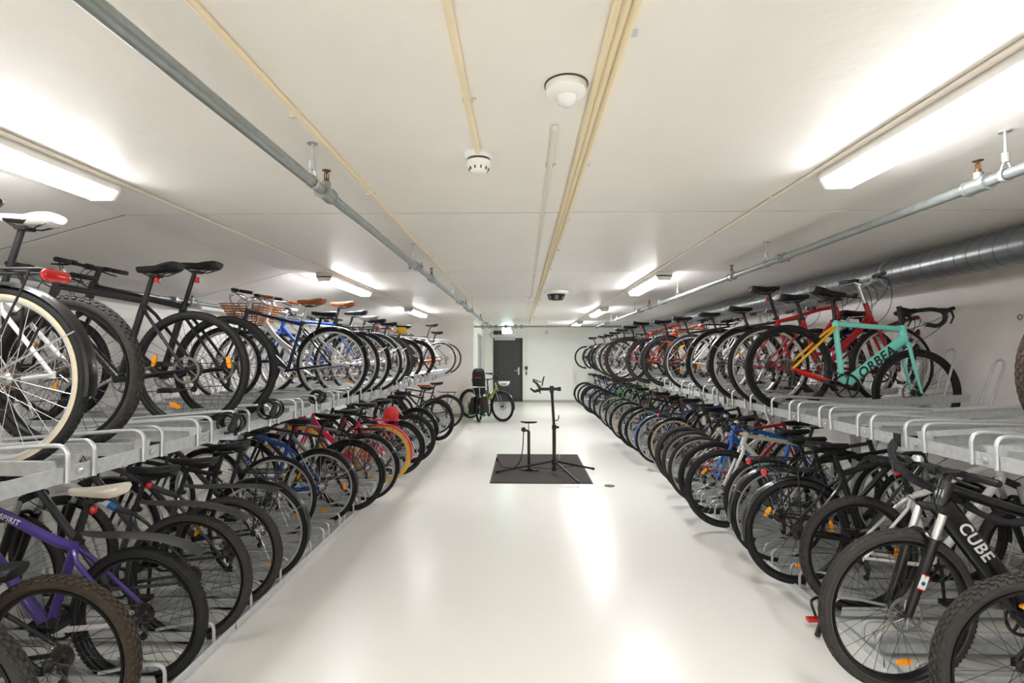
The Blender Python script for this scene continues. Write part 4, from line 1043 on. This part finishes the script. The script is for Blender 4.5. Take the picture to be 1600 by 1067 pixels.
for z_, hw, x0 in ((0, .13, -.02), (.1, .15, -.05), (.3, .155, -.08), (.48, .15, -.1), (.56, .12, -.1), (.59, .07, -.09)):
    secs.append([(x0, -hw, z_), (x0-.05, -hw*.7, z_), (x0-.06, 0, z_), (x0-.05, hw*.7, z_), (x0, hw, z_), (x0+.03, hw*.95, z_), (x0-.01, 0, z_), (x0+.03, -hw*.95, z_)])
obj('seat_back', MB().loft(secs), M_PLAS, cs)
obj('seat_pan', MB().box((.1, 0, .03), (.3, .26, .08)), M_PLAS, cs)
obj('back_slot', MB().box((-.16, 0, .53), (.01, .12, .018)), M_PLAG, cs, smooth=False)
obj('red_mark', MB().box((-.143, 0, .38), (.01, .12, .03)), paint((170, 30, 36)), cs, smooth=False)
# yellow bag and copper crates on far bikes
# red bag on the child carrier bike
rb = MB(); secs = []
for z_, a_, b_ in ((0, .09, .1), (.05, .12, .14), (.2, .13, .15), (.28, .09, .12)):
    secs.append([(a_*math.cos(2*PI*k/12), b_*math.sin(2*PI*k/12), z_) for k in range(12)])
rb.loft(secs)
o = obj('pannier_bag', rb, paint((210, 40, 34), .6)); o.location = (-1.8, 6.95, .62); o.scale = (.8, .75, .85); tag(o, 'bright red bag on the bicycle rack just beyond the pink bicycle', 'bag')
yb = MB(); yb.loft(secs); o = obj('rack_bag', yb, paint((226, 180, 40), .6)); o.location = (-1.98, 8.28, TRAYZ+.77); o.scale = (.7, .6, .4); tag(o, 'small yellow bag on a black bicycle rack, upper left tier', 'bag')
# ---- locks
def coil(label, x, y, z, r, s):
    pts = []
    for i in range(70):
        a = 2*PI*i/22; rr = r*(1-.12*math.sin(i*.37))
        pts.append((x+s*.0+rr*math.cos(a)*1.0, y+.012*math.sin(i*.21)+.004*i*.3, z+rr*math.sin(a)*.95))
    o = tag(obj('cable_lock', MB().tube(pts, .0085, 8), M_BLK), label, 'lock', 'cable locks on the upper left rack')
    obj('lock_barrel', MB().tube([(x+r-.02, y-.02, z-.03), (x+r+.02, y-.02, z+.05)], .016, 10), M_PLAS, o)
coil('black coiled cable lock on the rack beam below the black hybrid bicycle', -1.66, 2.83, TRAYZ+.06, .055, 1)
coil('black coiled cable lock hanging on the beam just right of the first coiled lock', -1.62, 3.2, TRAYZ+.1, .06, 1)
coil('black coiled cable lock on an empty upper left tray before the dark blue bicycle', -1.68, 4.1, TRAYZ+.1, .05, 1)
pts = bez((1.935, 2.72, 1.13), (1.8, 2.66, 1.0), (1.92, 2.5, .95), (2.02, 2.42, .9), 14)
lk = MB().tube(pts, [.02+.004*math.sin(i*1.7) for i in range(len(pts))], 10, flat=(1, .7))
lk.tube(bez((2.02, 2.42, .9), (2.1, 2.38, .82), (2.2, 2.36, .8), (2.3, 2.36, .85), 10), [.02+.004*math.sin(i*1.9) for i in range(11)], 10, flat=(1, .8))
tag(obj('chain_lock', lk, mat('black_lock_fabric', rgb(34, 32, 36), .8, 0, .15, 60)), 'black fabric covered chain lock hanging from the right rack beam', 'lock')
ul = thing('fallen_lock', 'black lock with a red light lying on the floor rail of the right rack', 'lock', (1.72, 3.0, .05))
obj('lock_bar', MB().tube([(-.1, -.1, -.02), (0, .02, .02), (.09, .08, .02)], .015, 10), M_PLAS, ul)
obj('shackle', MB().tube(fillet([(-.04, .02, .02), (-.05, .06, .09), (.03, .12, .09), (.05, .07, .02)], .03, 4), .008, 8), M_BLK, ul)
obj('red_light', MB().box((-.05, .03, 0), (.07, .03, .022)), M_RED, ul)

# ------------------------------------------------------------------ camera, world, view
cam = bpy.data.cameras.new('camera'); co = bpy.data.objects.new('camera', cam); C.objects.link(co)
cam.sensor_width = 36; cam.lens = 18.0; cam.clip_start = .05; cam.clip_end = 100
VPX, VPY, F = 818, 553, 800
fwd = Vector((-(VPX-800)/F, 1, (VPY-533.5)/F)).normalized()
rt = fwd.cross(Vector((0, 0, 1))).normalized(); up = rt.cross(fwd)
mt = Matrix((rt, up, -fwd)).transposed().to_4x4(); mt.translation = (0, 0, H)
co.matrix_world = mt
bpy.context.scene.camera = co
wd = bpy.data.worlds.new('world'); bpy.context.scene.world = wd; wd.use_nodes = True
wd.node_tree.nodes['Background'].inputs[0].default_value = (.5, .5, .5, 1); wd.node_tree.nodes['Background'].inputs[1].default_value = .0
sc = bpy.context.scene
sc.view_settings.view_transform = 'Standard'; sc.view_settings.look = 'None'
sc.view_settings.exposure = 1.84; sc.view_settings.gamma = 1.0; sc.view_settings.use_curve_mapping = False
sc.cycles.max_bounces = 10; sc.cycles.diffuse_bounces = 8; sc.cycles.glossy_bounces = 4
sc.cycles.use_denoising = True; sc.cycles.caustics_reflective = False; sc.cycles.caustics_refractive = False
